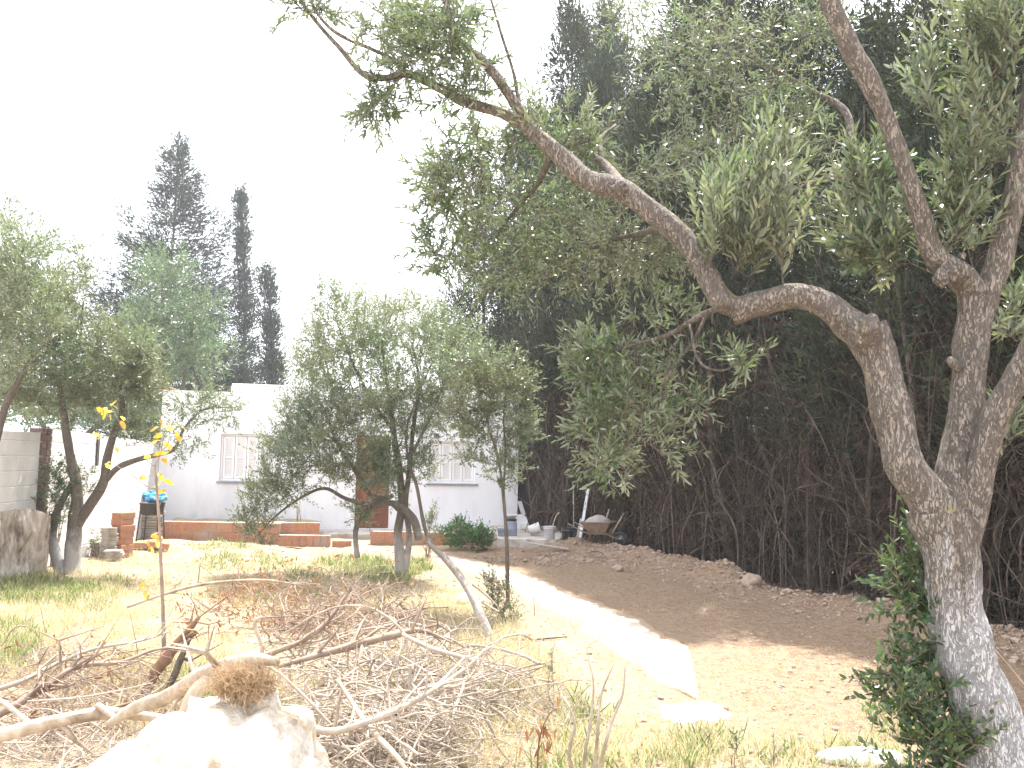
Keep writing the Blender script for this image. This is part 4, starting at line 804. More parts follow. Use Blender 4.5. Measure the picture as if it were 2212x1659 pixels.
# ------------------------------------------------------------------ cypress hedge
def copy_tree(o, parent=None):
    c = o.copy(); col.objects.link(c)
    if parent is not None: c.parent = parent
    for ch in [q for q in o.children]: copy_tree(ch, c)
    return c
def tufts(mb, C, D, n, spread, L, W, rg, elong=1.8):
    """clumps of scale sprays: C clump centres, D growth directions"""
    m = len(C); o = rg.normal(size=(m, n, 3)) * spread; o += D[:, None, :] * (rg.normal(size=(m, n, 1)) * spread * (elong - 1))
    p = (C[:, None, :] + o).reshape(-1, 3); d = unit(D[:, None, :] * 1.1 + unit(o) * .7 + rg.normal(size=(m, n, 3)) * .3).reshape(-1, 3)
    nr = unit(rg.normal(size=p.shape)); mb.leaves(p, d, nr, L * rg.uniform(.6, 1.3, len(p)), W * rg.uniform(.6, 1.3, len(p)), bend=rg.uniform(-.2, .25))
def hedge_cypress(seed, H, lab, group):
    rg = np.random.default_rng(seed); r = thing('hedge_cypress', lab, 'cypress', (0, 0, 0), group)
    wd = MB(); lean = rg.normal(size=2) * .12
    tpts = [[0, 0, -.1], [lean[0] * .3, lean[1] * .3, 1.2], [lean[0], lean[1], 2.8], [lean[0] * 1.3, lean[1] * 1.2, H * .6], [lean[0], lean[1], H - .3]]
    wd.tube(*spline(tpts, [.13, .1, .085, .05, .01], 10), 14, .16, 5, ridges=.08)
    for _ in range(rg.integers(2, 5)):
        a = rg.uniform(0, 6.28); wd.tube(*spline([[.12 * math.cos(a), .12 * math.sin(a), -.05], [.42 * math.cos(a), .42 * math.sin(a), 1.1], [(.6 + rg.normal() * .1) * math.cos(a + .3), .6 * math.sin(a + .3), 2.1], [.7 * math.cos(a + .6), .7 * math.sin(a + .6), 3.6]], [.055, .045, .035, .015], 8), 10, .15, 5)
    wd.build('trunk', M['bark_cyp'], r, local=True)
    # dead lower boughs: bare crooked stems and a brown thatch of dead sprays
    db = MB(); dl = MB(); C = []; Dd = []
    for k in range(95):
        a = rg.uniform(0, 6.28); z0 = rg.uniform(.05, 3.4); L = rg.uniform(.5, 1.25); up = rg.uniform(-.2, 2.0)
        d = np.array([math.cos(a), math.sin(a), 0]); p0 = np.array([lean[0] * z0 / 3, lean[1] * z0 / 3, z0])
        q = [p0, p0 + d * L * .5 + [0, 0, up * L * .35], p0 + d * L * .85 + np.r_[rg.normal(size=2) * .12, up * L * .85 - .05], p0 + d * L + np.r_[rg.normal(size=2) * .2, up * L * 1.3 - .15]]
        rr = rg.uniform(.006, .02) * (1.7 if k % 9 == 0 else 1); pts, ra = spline(q, [rr, rr * .8, rr * .5, rr * .25], 4); db.tube(pts, ra, 5, cap=False)
        for j in range(5):
            i = rg.integers(3, len(pts)); e = pts[i] + rg.normal(size=3) * [.2, .2, .24]; m_ = (pts[i] + e) / 2 + rg.normal(size=3) * .05
            db.tube([pts[i], m_, e], [rr * .35, rr * .25, .0015], 3, cap=False); C.append(e); Dd.append(unit(e - pts[i] + [0, 0, -.12]))
            C.append(m_ + rg.normal(size=3) * .08); Dd.append(unit(rg.normal(size=3) * .4 + [0, 0, -.6]))
    for k in range(56):                              # thin suckers rising from the base
        a = rg.uniform(0, 6.28); rr_ = rg.uniform(.1, .8); p0 = np.array([math.cos(a) * rr_, math.sin(a) * rr_, -.05]); h = rg.uniform(.5, 3.2)
        q = [p0, p0 + [rg.normal() * .12, rg.normal() * .12, h * .4], p0 + [rg.normal() * .25, rg.normal() * .25, h * .75], p0 + [rg.normal() * .35, rg.normal() * .35, h]]
        db.tube(*spline(q, np.array([.009, .008, .005, .002]) * rg.uniform(.6, 2.0), 4), 4, cap=False)
    db.build('dead_boughs', M['twig_dead'], r, local=True)
    C = np.array(C); Dd = np.array(Dd); tufts(dl, C, Dd, 9, .1, .12, .014, rg, 1.6)
    n2 = 190; a = rg.uniform(0, 6.28, n2); z = rg.uniform(.0, 3.6, n2); rr = .1 + .7 * rg.random(n2) ** .7
    tufts(dl, np.stack([np.cos(a) * rr, np.sin(a) * rr, z], 1), unit(rg.normal(size=(n2, 3)) * .3 + [0, 0, -1]), 22, .13, .14, .013, rg, 2.0)
    dl.build('dead_foliage', M['dead_leaf'], r, smooth=False, local=True)
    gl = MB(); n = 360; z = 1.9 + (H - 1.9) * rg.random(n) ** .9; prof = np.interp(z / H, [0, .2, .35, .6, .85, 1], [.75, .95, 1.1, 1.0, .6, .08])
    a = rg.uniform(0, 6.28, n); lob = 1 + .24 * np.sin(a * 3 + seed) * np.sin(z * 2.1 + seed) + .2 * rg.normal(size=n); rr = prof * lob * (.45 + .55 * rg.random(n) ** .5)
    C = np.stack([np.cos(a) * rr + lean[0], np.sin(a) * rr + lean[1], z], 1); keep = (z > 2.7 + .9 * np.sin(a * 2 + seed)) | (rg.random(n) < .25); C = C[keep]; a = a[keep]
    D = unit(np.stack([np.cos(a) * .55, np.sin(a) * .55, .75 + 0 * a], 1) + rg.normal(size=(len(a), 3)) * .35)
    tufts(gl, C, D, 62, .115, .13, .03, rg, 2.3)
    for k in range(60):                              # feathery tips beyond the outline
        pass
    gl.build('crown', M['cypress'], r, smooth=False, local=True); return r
HL = 'tall dark cypress in the dense hedge row along the right side of the garden'
protos = [hedge_cypress(101, 8.2, HL, 'cypresses of the hedge row'), hedge_cypress(102, 9.4, HL, 'cypresses of the hedge row'), hedge_cypress(103, 8.8, HL, 'cypresses of the hedge row'), hedge_cypress(104, 7.6, HL, 'cypresses of the hedge row')]
used = set(); rg = random.Random(77)
def place(x, y, k, sc, rz, label=None, group='keep'):
    if k not in used: used.add(k); o = protos[k]
    else: o = copy_tree(protos[k])
    o.location = (x, y, hz(x, y) - .02); o.rotation_euler.z = rz; o.scale = (sc, sc, sc * rg.uniform(.95, 1.05) * (1.28 if y > 17.6 else 1.1 if y > 10 else 1))
    if label: o['label'] = label
    if group != 'keep':
        if 'group' in o: del o['group']
    return o
Y = 3.4; k = 0
while Y < 17.0:
    place(hedge_x(Y) + .55 + rg.uniform(-.12, .12), Y, k % 4, rg.uniform(.92, 1.1), rg.uniform(0, 6.28)); Y += 1.08 + rg.uniform(-.1, .12); k += 1
Y = 4.2
while Y < 17.5:
    place(hedge_x(Y) + 1.95 + rg.uniform(-.2, .2), Y, k % 4, rg.uniform(.9, 1.05), rg.uniform(0, 6.28)); Y += 1.45 + rg.uniform(-.1, .1); k += 1
for (x, y, sc, lab) in ((1.15, 18.3, 1.0, 'dark cypress in the gap behind the white buckets beside the house corner'), (1.9, 18.9, 1.0, 'dark cypress behind the upright plank and the wheelbarrow at the far end of the hedge'), (1.4, 20.4, 1.05, None), (.4, 22.3, 1.0, 'cypress rising directly behind the right end of the house roof'), (-.95, 24.0, 1.0, 'leftmost cypress of the hedge standing behind the white house with a brown dead flank'), (.6, 24.4, 1.1, None), (2.2, 22.0, 1.1, None)):
    place(x, y, k % 4, sc, rg.uniform(0, 6.28), lab, None if lab else 'keep'); k += 1
# leaf litter and dead thatch under the hedge, nobody could count
lt = MB(); n = 9000; yy = rng.uniform(3, 17.5, n); xx = hedge_x(yy) + rng.uniform(-.55, 2.6, n)
p = np.stack([xx, yy, height(xx, yy) + rng.random(n) * .05], 1); lt.leaves(p, unit(rng.normal(size=(n, 3)) * [1, 1, .2]), unit(rng.normal(size=(n, 3)) * .4 + [0, 0, 1]), .09, .016)
tag(lt.build('leaf_litter', M['dead_leaf'], smooth=False), 'brown dead cypress litter lying under the hedge', 'leaf litter', kind='stuff')
# added dark backings: one hides bright gaps behind the hedge, one imitates passage shade
M['shade_backing'] = noisemat('dark_shade_backing', (.05, .045, .045), (.09, .08, .08), 3.0, .95, .3, c3=(.035, .03, .03))
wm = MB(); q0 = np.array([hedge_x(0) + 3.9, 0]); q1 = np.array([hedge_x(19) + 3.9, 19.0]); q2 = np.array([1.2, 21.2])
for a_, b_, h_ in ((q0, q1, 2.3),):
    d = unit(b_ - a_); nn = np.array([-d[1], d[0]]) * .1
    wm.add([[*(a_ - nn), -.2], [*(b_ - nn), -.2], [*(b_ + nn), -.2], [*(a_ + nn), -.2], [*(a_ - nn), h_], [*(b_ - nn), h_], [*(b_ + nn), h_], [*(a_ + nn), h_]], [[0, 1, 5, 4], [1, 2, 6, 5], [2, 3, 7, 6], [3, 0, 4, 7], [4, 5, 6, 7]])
tag(wm.build('hedge_backing', M['shade_backing'], smooth=False), 'unseen dark backing added behind the cypress hedge to block bright gaps', 'wall')
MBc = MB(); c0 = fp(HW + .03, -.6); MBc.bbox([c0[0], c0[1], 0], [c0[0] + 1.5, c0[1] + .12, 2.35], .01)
tag(MBc.build('passage_shade_panel', M['shade_backing'], smooth=False), 'dark panel imitating the shade in the passage right of the white house corner', 'wall')  # dark colour stands in for the shade of the open passage

# ------------------------------------------------------------------ trees beyond the walls
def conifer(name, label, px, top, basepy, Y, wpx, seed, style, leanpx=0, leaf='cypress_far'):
    rg_ = np.random.default_rng(seed); b = Z0(P(px, basepy, Y)); tp = P(px + leanpx, top, Y); H = tp[2]; r = thing(name, label, 'conifer', b)
    Wd = wpx / F * Y / 2; wd = MB(); lf = MB(); off = tp[0] - b[0]
    def axis_(z): t = z / H; return np.array([b[0] + off * max(0, (t - .55) / .45) ** 1.6, Y, z])
    zs_ = np.linspace(0, H, 16); wd.tube([axis_(z) for z in zs_], np.linspace(.16, .01, 16) * (1 if style == 'fir' else .8), 10, .1, 4)
    C = []; D = []
    nb = 380 if style == 'fir' else 200
    for k in range(nb):
        z = H * (.12 + .88 * rg_.random()); t = z / H; a = rg_.uniform(0, 6.28)
        if style == 'fir': rad = Wd * (1 - t) ** .8 * 1.5 * rg_.uniform(.25, 1.2) + .1; up = rg_.uniform(.1, .5)
        else: rad = Wd * np.interp(t, [0, .2, .5, .8, 1], [.9, 1.1, .95, .5, .02]) * rg_.uniform(.3, 1.1); up = rg_.uniform(.8, 1.8) * min(1, (1 - t) * 3)
        d = np.array([math.cos(a), math.sin(a), 0]); p0 = axis_(z); p1 = p0 + d * rad * .6 + [0, 0, rad * up * .35]; p2 = p0 + d * rad + [0, 0, rad * up]
        pts, ra = spline([p0, p1, p2], [.03 * (1 - t) + .01, .018, .006], 4); wd.tube(pts, ra, 4, cap=False)
        nn = max(3, int(rad * (7 if style == 'fir' else 6)))
        for j in range(nn):
            u_ = rg_.uniform(.25, 1.05); i = min(len(pts) - 1, int(u_ * (len(pts) - 1))); C.append(pts[i] + rg_.normal(size=3) * .1); D.append(unit(p2 - p0 + [0, 0, .3]))
    tufts(lf, np.array(C), np.array(D), 11 if style == 'fir' else 15, .13, .22, .045, rg_, 1.8)
    wd.build('trunk', M['bark_cyp'], r); lf.build('crown', M[leaf], r, smooth=False); return r
conifer('conifer', 'tallest loose dark conifer with a tip bent right behind the left end of the house', 345, 305, 1050, 36, 400, 201, 'fir', 42)
conifer('slender_cypress', 'taller of the two slender cypresses standing apart behind the house', 513, 415, 1050, 37, 62, 202, 'cyp', 4)
conifer('slender_cypress', 'shorter of the two slender cypresses, right of the taller one behind the house', 578, 585, 1050, 35, 50, 203, 'cyp', -3)
def far_tree(name, label, px, Y, blobs, seed, leaf, per=4, nl=9, ll=.14, lw=.05, up=.2, down=0, L=.5, tops=None, r0=.12):
    t_ = Tree(seed); b = Z0(P(px, 1050, Y)); bl0 = blobs[0]
    for k in range(3): 
        q = blobs[k % len(blobs)]; t_.limb([b, P(px + (q[0] - px) * .35, 950, Y), P(q[0], q[1], Y)], [r0, r0 * .7, r0 * .2], seg=8)
    pa = t_.grow(B(*blobs), .05, .008, seg=4); t_.sprigs(per, L, nl, ll, lw, up, paths=pa, twigs=False, down=down)
    return tree_thing(name, label, 'tree', b, t_, M['bark_cyp'], M[leaf])
far_tree('broadleaf_tree', 'tall green tree just beyond the wall in front of the tallest conifer', 355, 24, [(350, 590, 75, 60, 24, 1.6, 80), (360, 700, 110, 70, 24, 1.8, 110), (420, 680, 70, 70, 24, 1.4, 50), (300, 700, 50, 70, 24, 1.2, 40), (440, 760, 70, 60, 24, 1.4, 50), (350, 790, 90, 50, 24, 1.6, 50)], 301, 'olive_green', per=4, nl=9, ll=.12, lw=.045, L=.42)
far_tree('broadleaf_tree', 'low mass of green tree tops behind the left garden wall', 130, 22, [(60, 870, 90, 60, 22, 2, 80), (170, 880, 90, 60, 22, 2, 80), (270, 890, 80, 60, 22, 2, 70), (-20, 850, 70, 70, 22, 2, 40), (330, 880, 40, 40, 23, 1, 30)], 302, 'olive_green', per=4, nl=9, ll=.12, lw=.05, L=.42)
far_tree('cypress_clump', 'dark evergreen clump left of the taller slender cypress', 430, 34, [(440, 640, 50, 40, 34, 1, 26), (420, 760, 60, 70, 34, 1.2, 60), (470, 740, 40, 80, 34, 1, 40), (400, 830, 90, 40, 34, 1.2, 50)], 303, 'cypress_far', per=4, nl=9, ll=.16, lw=.05, L=.5)
far_tree('eucalyptus', 'pale drooping eucalyptus behind the house and the centre olive', 760, 33, [(675, 680, 30, 50, 33, 1.2, 26), (700, 760, 60, 70, 33, 1.6, 50), (790, 640, 60, 50, 33, 1.6, 46), (870, 640, 60, 60, 33, 1.6, 40), (660, 780, 25, 50, 33, 1, 22), (830, 720, 110, 60, 33, 1.8, 60), (930, 640, 30, 40, 33, 1, 12)], 304, 'euca', per=4, nl=10, ll=.17, lw=.03, up=0, down=.7, L=.6)
far_tree('broadleaf_tree', 'dark green tree top between the centre olive and the hedge behind the roof', 960, 26, [(965, 720, 60, 60, 26, 1.4, 60), (1010, 780, 60, 60, 26, 1.4, 50), (1060, 730, 40, 60, 25, 1.2, 30)], 305, 'olive_green', per=4, nl=9, ll=.11, lw=.045, L=.4)

# ------------------------------------------------------------------ young sapling with yellow leaves
ys = G(357, 1465); Ys = ys[1]; sp = thing('sapling', 'thin bare stemmed sapling with a few large yellow leaves', 'sapling', ys)
m_ = MB(); Q = lambda *a: np.array([P(*(q if len(q) == 3 else (*q, Ys))) for q in a])
m_.tube(*spline(np.concatenate([[ys + [0, 0, -.03]], Q((354, 1380), (351, 1290), (347, 1200), (344, 1130), (339, 1060), (334, 1000))]), [.017, .015, .013, .012, .011, .01, .008], 8), 10, .12, 20)
for q, r_ in (([(334, 1005), (345, 985), (352, 950), (350, 915), (340, 880)], .005), ([(347, 975), (362, 960), (366, 940), (372, 915)], .004), ([(339, 1055), (320, 1052), (290, 1030), (255, 1008), (235, 996)], .0045), ([(334, 1010), (315, 990), (290, 960), (283, 950)], .0035), ([(341, 1100), (350, 1080), (358, 1068)], .003), ([(346, 1180), (335, 1172), (325, 1168)], .003), ([(350, 1290), (330, 1283), (312, 1275)], .003), ([(254, 905), (244, 885), (238, 872)], .004), ([(283, 950), (262, 920), (252, 900)], .004)):
    p_, r2 = spline(Q(*q), np.linspace(r_, r_ * .4, len(q)), 6); m_.tube(p_, r2, 6)
m_.build('stem', M['twig_brown'], sp)
lm = MB(); lv = [(236, 872), (228, 884), (240, 890), (262, 905), (352, 912), (345, 925), (352, 938), (392, 914), (378, 930), (384, 940), (340, 950), (328, 985), (345, 983), (356, 988), (362, 1000), (214, 938), (232, 996), (246, 962), (342, 1020), (350, 1040), (360, 1062), (326, 1160), (338, 1158), (312, 1168), (328, 1178), (345, 1163), (308, 1272), (324, 1280), (316, 1262), (222, 888), (370, 960), (300, 1030)]
rg_ = np.random.default_rng(9); pp = np.array([P(a_ + rg_.normal() * 2, b_ + rg_.normal() * 2, Ys + rg_.normal() * .05) for a_, b_ in lv for _ in range(2)]); n = len(pp)
lm.leaves(pp, unit(rg_.normal(size=(n, 3)) + [0, 0, -.6]), unit(rg_.normal(size=(n, 3)) + [0, -.8, .3]), rg_.uniform(.05, .095, n), rg_.uniform(.03, .05, n), six=True)
lm.build('leaves', M['yellow_leaf'], sp, smooth=False)

# ------------------------------------------------------------------ sun-bleached stump in the foreground
M['stump'] = noisemat('bleached_stump', (.6, .56, .49), (.78, .75, .68), 9.0, .9, 1.0, c3=(.4, .29, .17), sc2=4.0, bd=.05, detail=9.0)
M['fibre'] = noisemat('root_fibre', (.28, .17, .09), (.55, .4, .24), 9.0, .95, 0)
Ym = 3.3; sb_ = Z0(P(400, 1700, Ym)); st = thing('tree_stump', 'large sun-bleached stump in the foreground with brown fibres on its top', 'tree stump', sb_)
m_ = MB()
m_.rock([P(500, 1600, Ym)[0], Ym, .28], .40, sub=5, amp=.2, freq=1.9, seed=2, squash=(.84, .95, 1.08))
m_.rock([P(555, 1600, Ym)[0], Ym - .12, .18], .36, sub=5, amp=.22, freq=2.2, seed=4, squash=(1.0, .8, 1.15))
m_.rock([P(300, 1640, Ym)[0], Ym - .1, .2], .36, sub=5, amp=.24, freq=2.2, seed=5, squash=(1.15, .9, 1.02))
m_.rock([P(110, 1660, Ym)[0], Ym - .15, .1], .34, sub=5, amp=.26, freq=2.4, seed=6, squash=(1.2, .9, 1.0))
m_.rock([P(415, 1640, Ym)[0], Ym + .02, .24], .38, sub=5, amp=.22, freq=2.0, seed=14, squash=(.95, .9, 1.05)); m_.rock([P(500, 1500, Ym)[0], Ym + .06, .62], .15, sub=4, amp=.3, freq=2.0, seed=17, squash=(1.5, .8, .9)); m_.build('wood', M['stump'], st)
fb = MB(); rg_ = np.random.default_rng(12); c0 = P(525, 1475, Ym)
for k in range(1500):
    p0 = c0 + rg_.normal(size=3) * [.055, .04, .026]; d = unit(rg_.normal(size=3) * [1, .6, 1] + [0, -.3, -.2]); L = rg_.uniform(.02, .07)
    fb.tube([p0, p0 + d * L * .5 + rg_.normal(size=3) * .01, p0 + d * L + rg_.normal(size=3) * .025], [.001, .0009, .0004], 3, cap=False)
fb.rock(c0 + [0, .02, -.02], .07, sub=4, amp=.4, freq=3, seed=9, squash=(1.3, .7, .5))
fb.build('fibres', M['fibre'], st)
# ------------------------------------------------------------------ cut branches lying about
def stick(name, label, cat, pts, rad, mat, seg=10, tw=0, sd=1, namp=.12, k=8, subr=.3, group=None):
    pts = np.array([P(*q) if isinstance(q, tuple) else np.asarray(q, float) for q in pts]); c = pts[0].copy(); p_, r_ = spline(pts, rad, k); m_ = MB(); m_.tube(p_, r_, seg, namp, 12, ridges=.04)
    rg_ = np.random.default_rng(sd)
    for _ in range(tw):
        i = rg_.integers(int(len(p_) * .2), len(p_) - 1); d = unit(unit(p_[i] - p_[i - 1]) * .7 + rg_.normal(size=3) * [.5, .5, .45]); L = rg_.uniform(.08, .4)
        e = p_[i] + d * L; md = (p_[i] + e) / 2 + rg_.normal(size=3) * L * .1; m_.tube([p_[i], md, e], [r_[i] * .5, r_[i] * .38, .0015], 5, cap=False)
        for __ in range(2): m_.tube([md, md + rg_.normal(size=3) * L * .35], [r_[i] * .3, .001], 4, cap=False)
    return tag(m_.build(name, mat, origin=c), label, cat, group)
stick('log', 'long pale barkless log lying across the bottom left corner', 'log', [(-60, 1612, 4.1), (0, 1588, 4.1), (90, 1566, 4.1), (180, 1546, 4.1), (240, 1540, 4.1), (300, 1546, 4.05), (390, 1556, 4.0)], [.034, .034, .032, .03, .028, .022, .012], M['wood_pale'], 18, 4, 1)
stick('log', 'thick pale log curving up onto the top of the bleached stump', 'log', [(235, 1565, 4.0), (290, 1530, 3.95), (350, 1510, 3.85), (420, 1470, 3.7), (480, 1440, 3.55), (540, 1424, 3.45), (600, 1430, 3.4)], [.016, .028, .033, .033, .031, .028, .016], M['wood_pale'], 20, 3, 2)
stick('log', 'short pale curved limb joining the thick log above the stump', 'log', [(398, 1545, 3.6), (420, 1500, 3.6), (450, 1470, 3.6), (500, 1445, 3.55)], [.028, .03, .028, .02], M['wood_pale'], 16, 0, 3)
stick('stick', 'white stripped stick crossing the pale log in the bottom left corner', 'stick', [(-20, 1500, 4.3), (30, 1535, 4.2), (75, 1572, 4.1)], [.012, .013, .011], M['wood_pale'], 8, 0, 4)
stick('stick', 'short white stick end leaning on the two pale logs', 'stick', [(212, 1524, 4.1), (235, 1540, 4.05), (255, 1558, 4.0)], [.016, .016, .012], M['wood_pale'], 10, 0, 5)
stick('branch', 'torn reddish brown broken bough standing up between the twigs', 'branch', [(312, 1500, 5.9), (345, 1440, 5.9), (385, 1390, 5.9), (415, 1352, 5.9), (432, 1330, 5.9)], [.03, .043, .034, .02, .008], noisemat('torn_bark', (.14, .075, .045), (.34, .21, .13), 12.0, .9, .8), 18, 6, 6, .3)
stick('branch', 'dark upright split piece right of the torn brown bough', 'branch', [(360, 1495, 5.8), (378, 1455, 5.8), (392, 1420, 5.8), (410, 1380, 5.8)], [.022, .026, .022, .01], M['bark_mid'], 12, 2, 7, .25)
stick('branch', 'long thin grey branch sweeping from the left edge up to the torn bough, upper one', 'branch', [(-40, 1500, 5.2), (50, 1470, 5.3), (130, 1430, 5.5), (210, 1400, 5.6), (300, 1385, 5.7), (365, 1365, 5.8)], [.016, .015, .013, .011, .009, .004], M['twig_grey'], 8, 14, 8)
stick('branch', 'brownish branch below the upper grey one at the left edge with many side twigs', 'branch', [(-40, 1560, 5.0), (40, 1520, 5.1), (100, 1480, 5.2), (170, 1440, 5.3), (260, 1430, 5.4), (330, 1405, 5.5), (400, 1395, 5.6)], [.026, .026, .022, .018, .013, .01, .004], M['twig_brown'], 8, 20, 9)
stick('branch', 'lowest thin branch at the left edge running over the dry grass', 'branch', [(60, 1515, 5.0), (160, 1508, 5.0), (240, 1495, 5.05), (330, 1475, 5.1)], [.006, .007, .006, .003], M['twig_grey'], 6, 12, 10)
stick('stick', 'long straight pale stick pointing left above the twig heap', 'stick', [(275, 1311, 6.9), (350, 1285, 6.9), (440, 1262, 6.9), (560, 1253, 7.0), (640, 1262, 7.1)], [.012, .013, .013, .01, .005], M['wood_pale'], 8, 8, 11)
stick('branch', 'brown bough running from the stump to the right across the heap', 'branch', [(600, 1440, 5.4), (670, 1420, 5.5), (760, 1395, 5.6), (850, 1372, 5.7), (910, 1362, 5.8), (980, 1390, 5.8)], [.012, .02, .026, .026, .018, .006], M['twig_brown'], 12, 18, 12)
stick('stick', 'white bone-like bent stick standing up behind the stump', 'stick', [np.array([P(570, 1430, 4.4)[0], 4.42, 0]), (566, 1425, 4.4), (564, 1390, 4.4), (553, 1360, 4.4), (552, 1340, 4.4), (566, 1332, 4.4)], [.011, .01, .011, .01, .008, .006], M['wood_pale'], 8, 0, 13)
stick('branch', 'dark curved bough rising at the left of the brown twig tangle', 'branch', [(560, 1420, 6.2), (640, 1390, 6.2), (700, 1350, 6.3), (745, 1290, 6.4), (760, 1270, 6.4)], [.02, .022, .018, .01, .005], M['twig_brown'], 8, 16, 14)
stick('branch', 'pale bleached bough sloping down through the right of the twig heap', 'branch', [(870, 1370, 5.4), (930, 1400, 5.2), (1000, 1420, 5.1), (1060, 1440, 5.0), (1110, 1460, 4.9)], [.012, .014, .012, .008, .004], M['twig_grey'], 8, 14, 15)
stick('branch', 'pale branch lying from the heap towards the bottom centre of the picture', 'branch', [(640, 1560, 4.3), (720, 1580, 4.2), (830, 1545, 4.2), (920, 1500, 4.3), (1010, 1440, 4.5), (1050, 1400, 4.6)], [.018, .018, .016, .013, .009, .004], M['twig_grey'], 10, 22, 16)
stick('branch', 'pale bleached stick lying across the lower part of the twig heap', 'branch', [(730, 1470, 4.7), (790, 1560, 4.3), (860, 1640, 4.0), (900, 1700, 3.8)], [.012, .013, .014, .012], M['wood_pale'], 8, 10, 17)
stick('stick', 'short pale stump-end stick with a splintered end beside the stump', 'stick', [(600, 1560, 3.6), (650, 1590, 3.5), (690, 1640, 3.4), (700, 1690, 3.3)], [.02, .03, .036, .036], M['wood_pale'], 14, 0, 18, .2)
stick('branch', 'thin dark stick lying on the ground right of the sprout bush', 'stick', [G(1095, 1384) + [0, 0, .02], G(1150, 1386) + [0, 0, .02], G(1225, 1380) + [0, 0, .02]], [.008, .01, .006], M['twig_dead'], 6, 3, 19)
# bare dead seedling standing at the bottom centre
def bare_shrub(label, base, tips, sd, r0=.011, mat='twig_grey', n=3):
    t_ = Tree(sd); 
    for q in tips: t_.limb([base, *[P(*v) for v in q]], np.linspace(r0, r0 * .25, len(q) + 1), seg=7, k=6, namp=.08, wig=.012)
    T = np.array([P(q[-1][0] + t_.rg.normal() * 35, q[-1][1] + t_.rg.normal() * 45, q[-1][2] + t_.rg.normal() * .12) for q in tips for _ in range(n)]); t_.grow(T, .004, .0012, seg=4)
    T = np.array([p[-1] + t_.rg.normal(size=3) * .06 for p in t_.paths for _ in range(2)]); t_.grow(T, .0025, .001, seg=3)
    r = t_.wood.build('bare_shrub', M[mat], origin=base); return tag(r, label, 'dead shrub')
bq = G(1275, 1740)
bare_shrub('leafless grey dead seedling with forked twigs at the bottom centre', bq, [[(1262, 1650, 3.9), (1275, 1560, 3.9), (1282, 1480, 3.9), (1270, 1420, 3.9)], [(1300, 1640, 3.9), (1320, 1560, 3.85), (1345, 1500, 3.85), (1352, 1440, 3.85)], [(1290, 1600, 3.95), (1300, 1500, 4.0), (1325, 1430, 4.0)], [(1230, 1640, 3.9), (1240, 1560, 3.9), (1210, 1500, 3.95)]], 61)
bq = G(1210, 1545)
bare_shrub('thin brown dead weed with hanging withered leaves left of the dead seedling', bq, [[(1185, 1500, bq[1]), (1190, 1440, bq[1]), (1200, 1380, bq[1])], [(1165, 1500, bq[1]), (1150, 1480, bq[1])]], 62, .006, 'twig_brown', 2)
wl = MB(); rg_ = np.random.default_rng(3); pp = np.array([P(1170 + rg_.normal() * 16, 1580 + rg_.normal() * 30, 4.3) for _ in range(26)]); wl.leaves(pp, unit(rg_.normal(size=(26, 3)) * .4 + [0, 0, -1]), unit(rg_.normal(size=(26, 3)) + [0, -1, 0]), .07, .016, six=True)
wl.tube(*spline([G(1160, 1690), P(1165, 1600, 4.3), P(1185, 1545, 4.3), P(1205, 1530, 4.3)], [.005, .004, .003, .002]), 5)
tag(wl.build('withered_weed', M['brown_leaf'], smooth=False), 'withered weed with brown drooping leaves at the bottom centre', 'weed')

# tangles of cut twigs: nobody could count these
def heap(name, label, cx, cy, rx, ry, hmax, n, mat, sd, Lr=(.3, 1.0), rr=(.003, .009), subs=4, kind='stuff', leaf=None, nleaf=0, Yspan=None):
    rg_ = np.random.default_rng(sd); m_ = MB(); ends = []
    U_ = unit(rg_.normal(size=(n, 2))) * rg_.random((n, 1)) ** .5; GG = GA(cx + rx * U_[:, 0], cy + ry * U_[:, 1])
    for k in range(n):
        u_ = U_[k]; g_ = GG[k]; hh = hmax * (1 - .75 * np.hypot(*u_) ** 1.5)
        z = hh * rg_.random() ** .8; a = rg_.uniform(0, 6.28); L = rg_.uniform(*Lr); pt = rg_.normal() * .28
        d = np.array([math.cos(a), math.sin(a) * .8, pt]); c = g_ + [0, 0, z + .02]; bnd = rg_.normal(size=3) * L * .14
        q = np.array([c - d * L / 2, c - d * L * .17 + bnd, c + d * L * .17 + bnd, c + d * L / 2 + rg_.normal(size=3) * L * .08])
        q[:, 2] = np.maximum(q[:, 2], g_[2] + .01); r_ = rg_.uniform(*rr); pts, ra = spline(q, [r_, r_ * .85, r_ * .6, r_ * .3], 5)
        pts = pts + .02 * np.stack([noise(pts + 7 * c_, 7.0) for c_ in range(3)], -1); m_.tube(pts, ra, 6, cap=False)
        for j in range(subs):
            i = rg_.integers(3, len(pts)); dd_ = unit(unit(pts[i] - pts[i - 1]) * .8 + rg_.normal(size=3) * .55); l = L * rg_.uniform(.12, .45); e = pts[i] + dd_ * l; e[2] = max(e[2], g_[2] + .005)
            md = (pts[i] + e) / 2 + rg_.normal(size=3) * l * .1; m_.tube([pts[i], md, e], [ra[i] * .6, ra[i] * .45, .0015], 4, cap=False); ends.append(e)
            for _ in range(2): e2 = md + unit(dd_ + rg_.normal(size=3) * .7) * l * .5; m_.tube([md, e2], [ra[i] * .35, .001], 3, cap=False)
    o = tag(m_.build(name, mat), label, 'twig heap', kind=kind)
    if nleaf:
        ends = np.array(ends); ii = rg_.integers(0, len(ends), nleaf); l_ = MB(); l_.leaves(ends[ii] + rg_.normal(size=(nleaf, 3)) * .05, unit(rg_.normal(size=(nleaf, 3)) + [0, 0, -.3]), unit(rg_.normal(size=(nleaf, 3))), rg_.uniform(.04, .08, nleaf), .018, six=True)
        tag(l_.build('withered_leaves', leaf, smooth=False), 'withered brown leaves clinging to the twigs of: ' + label, 'dead leaves', kind=kind)
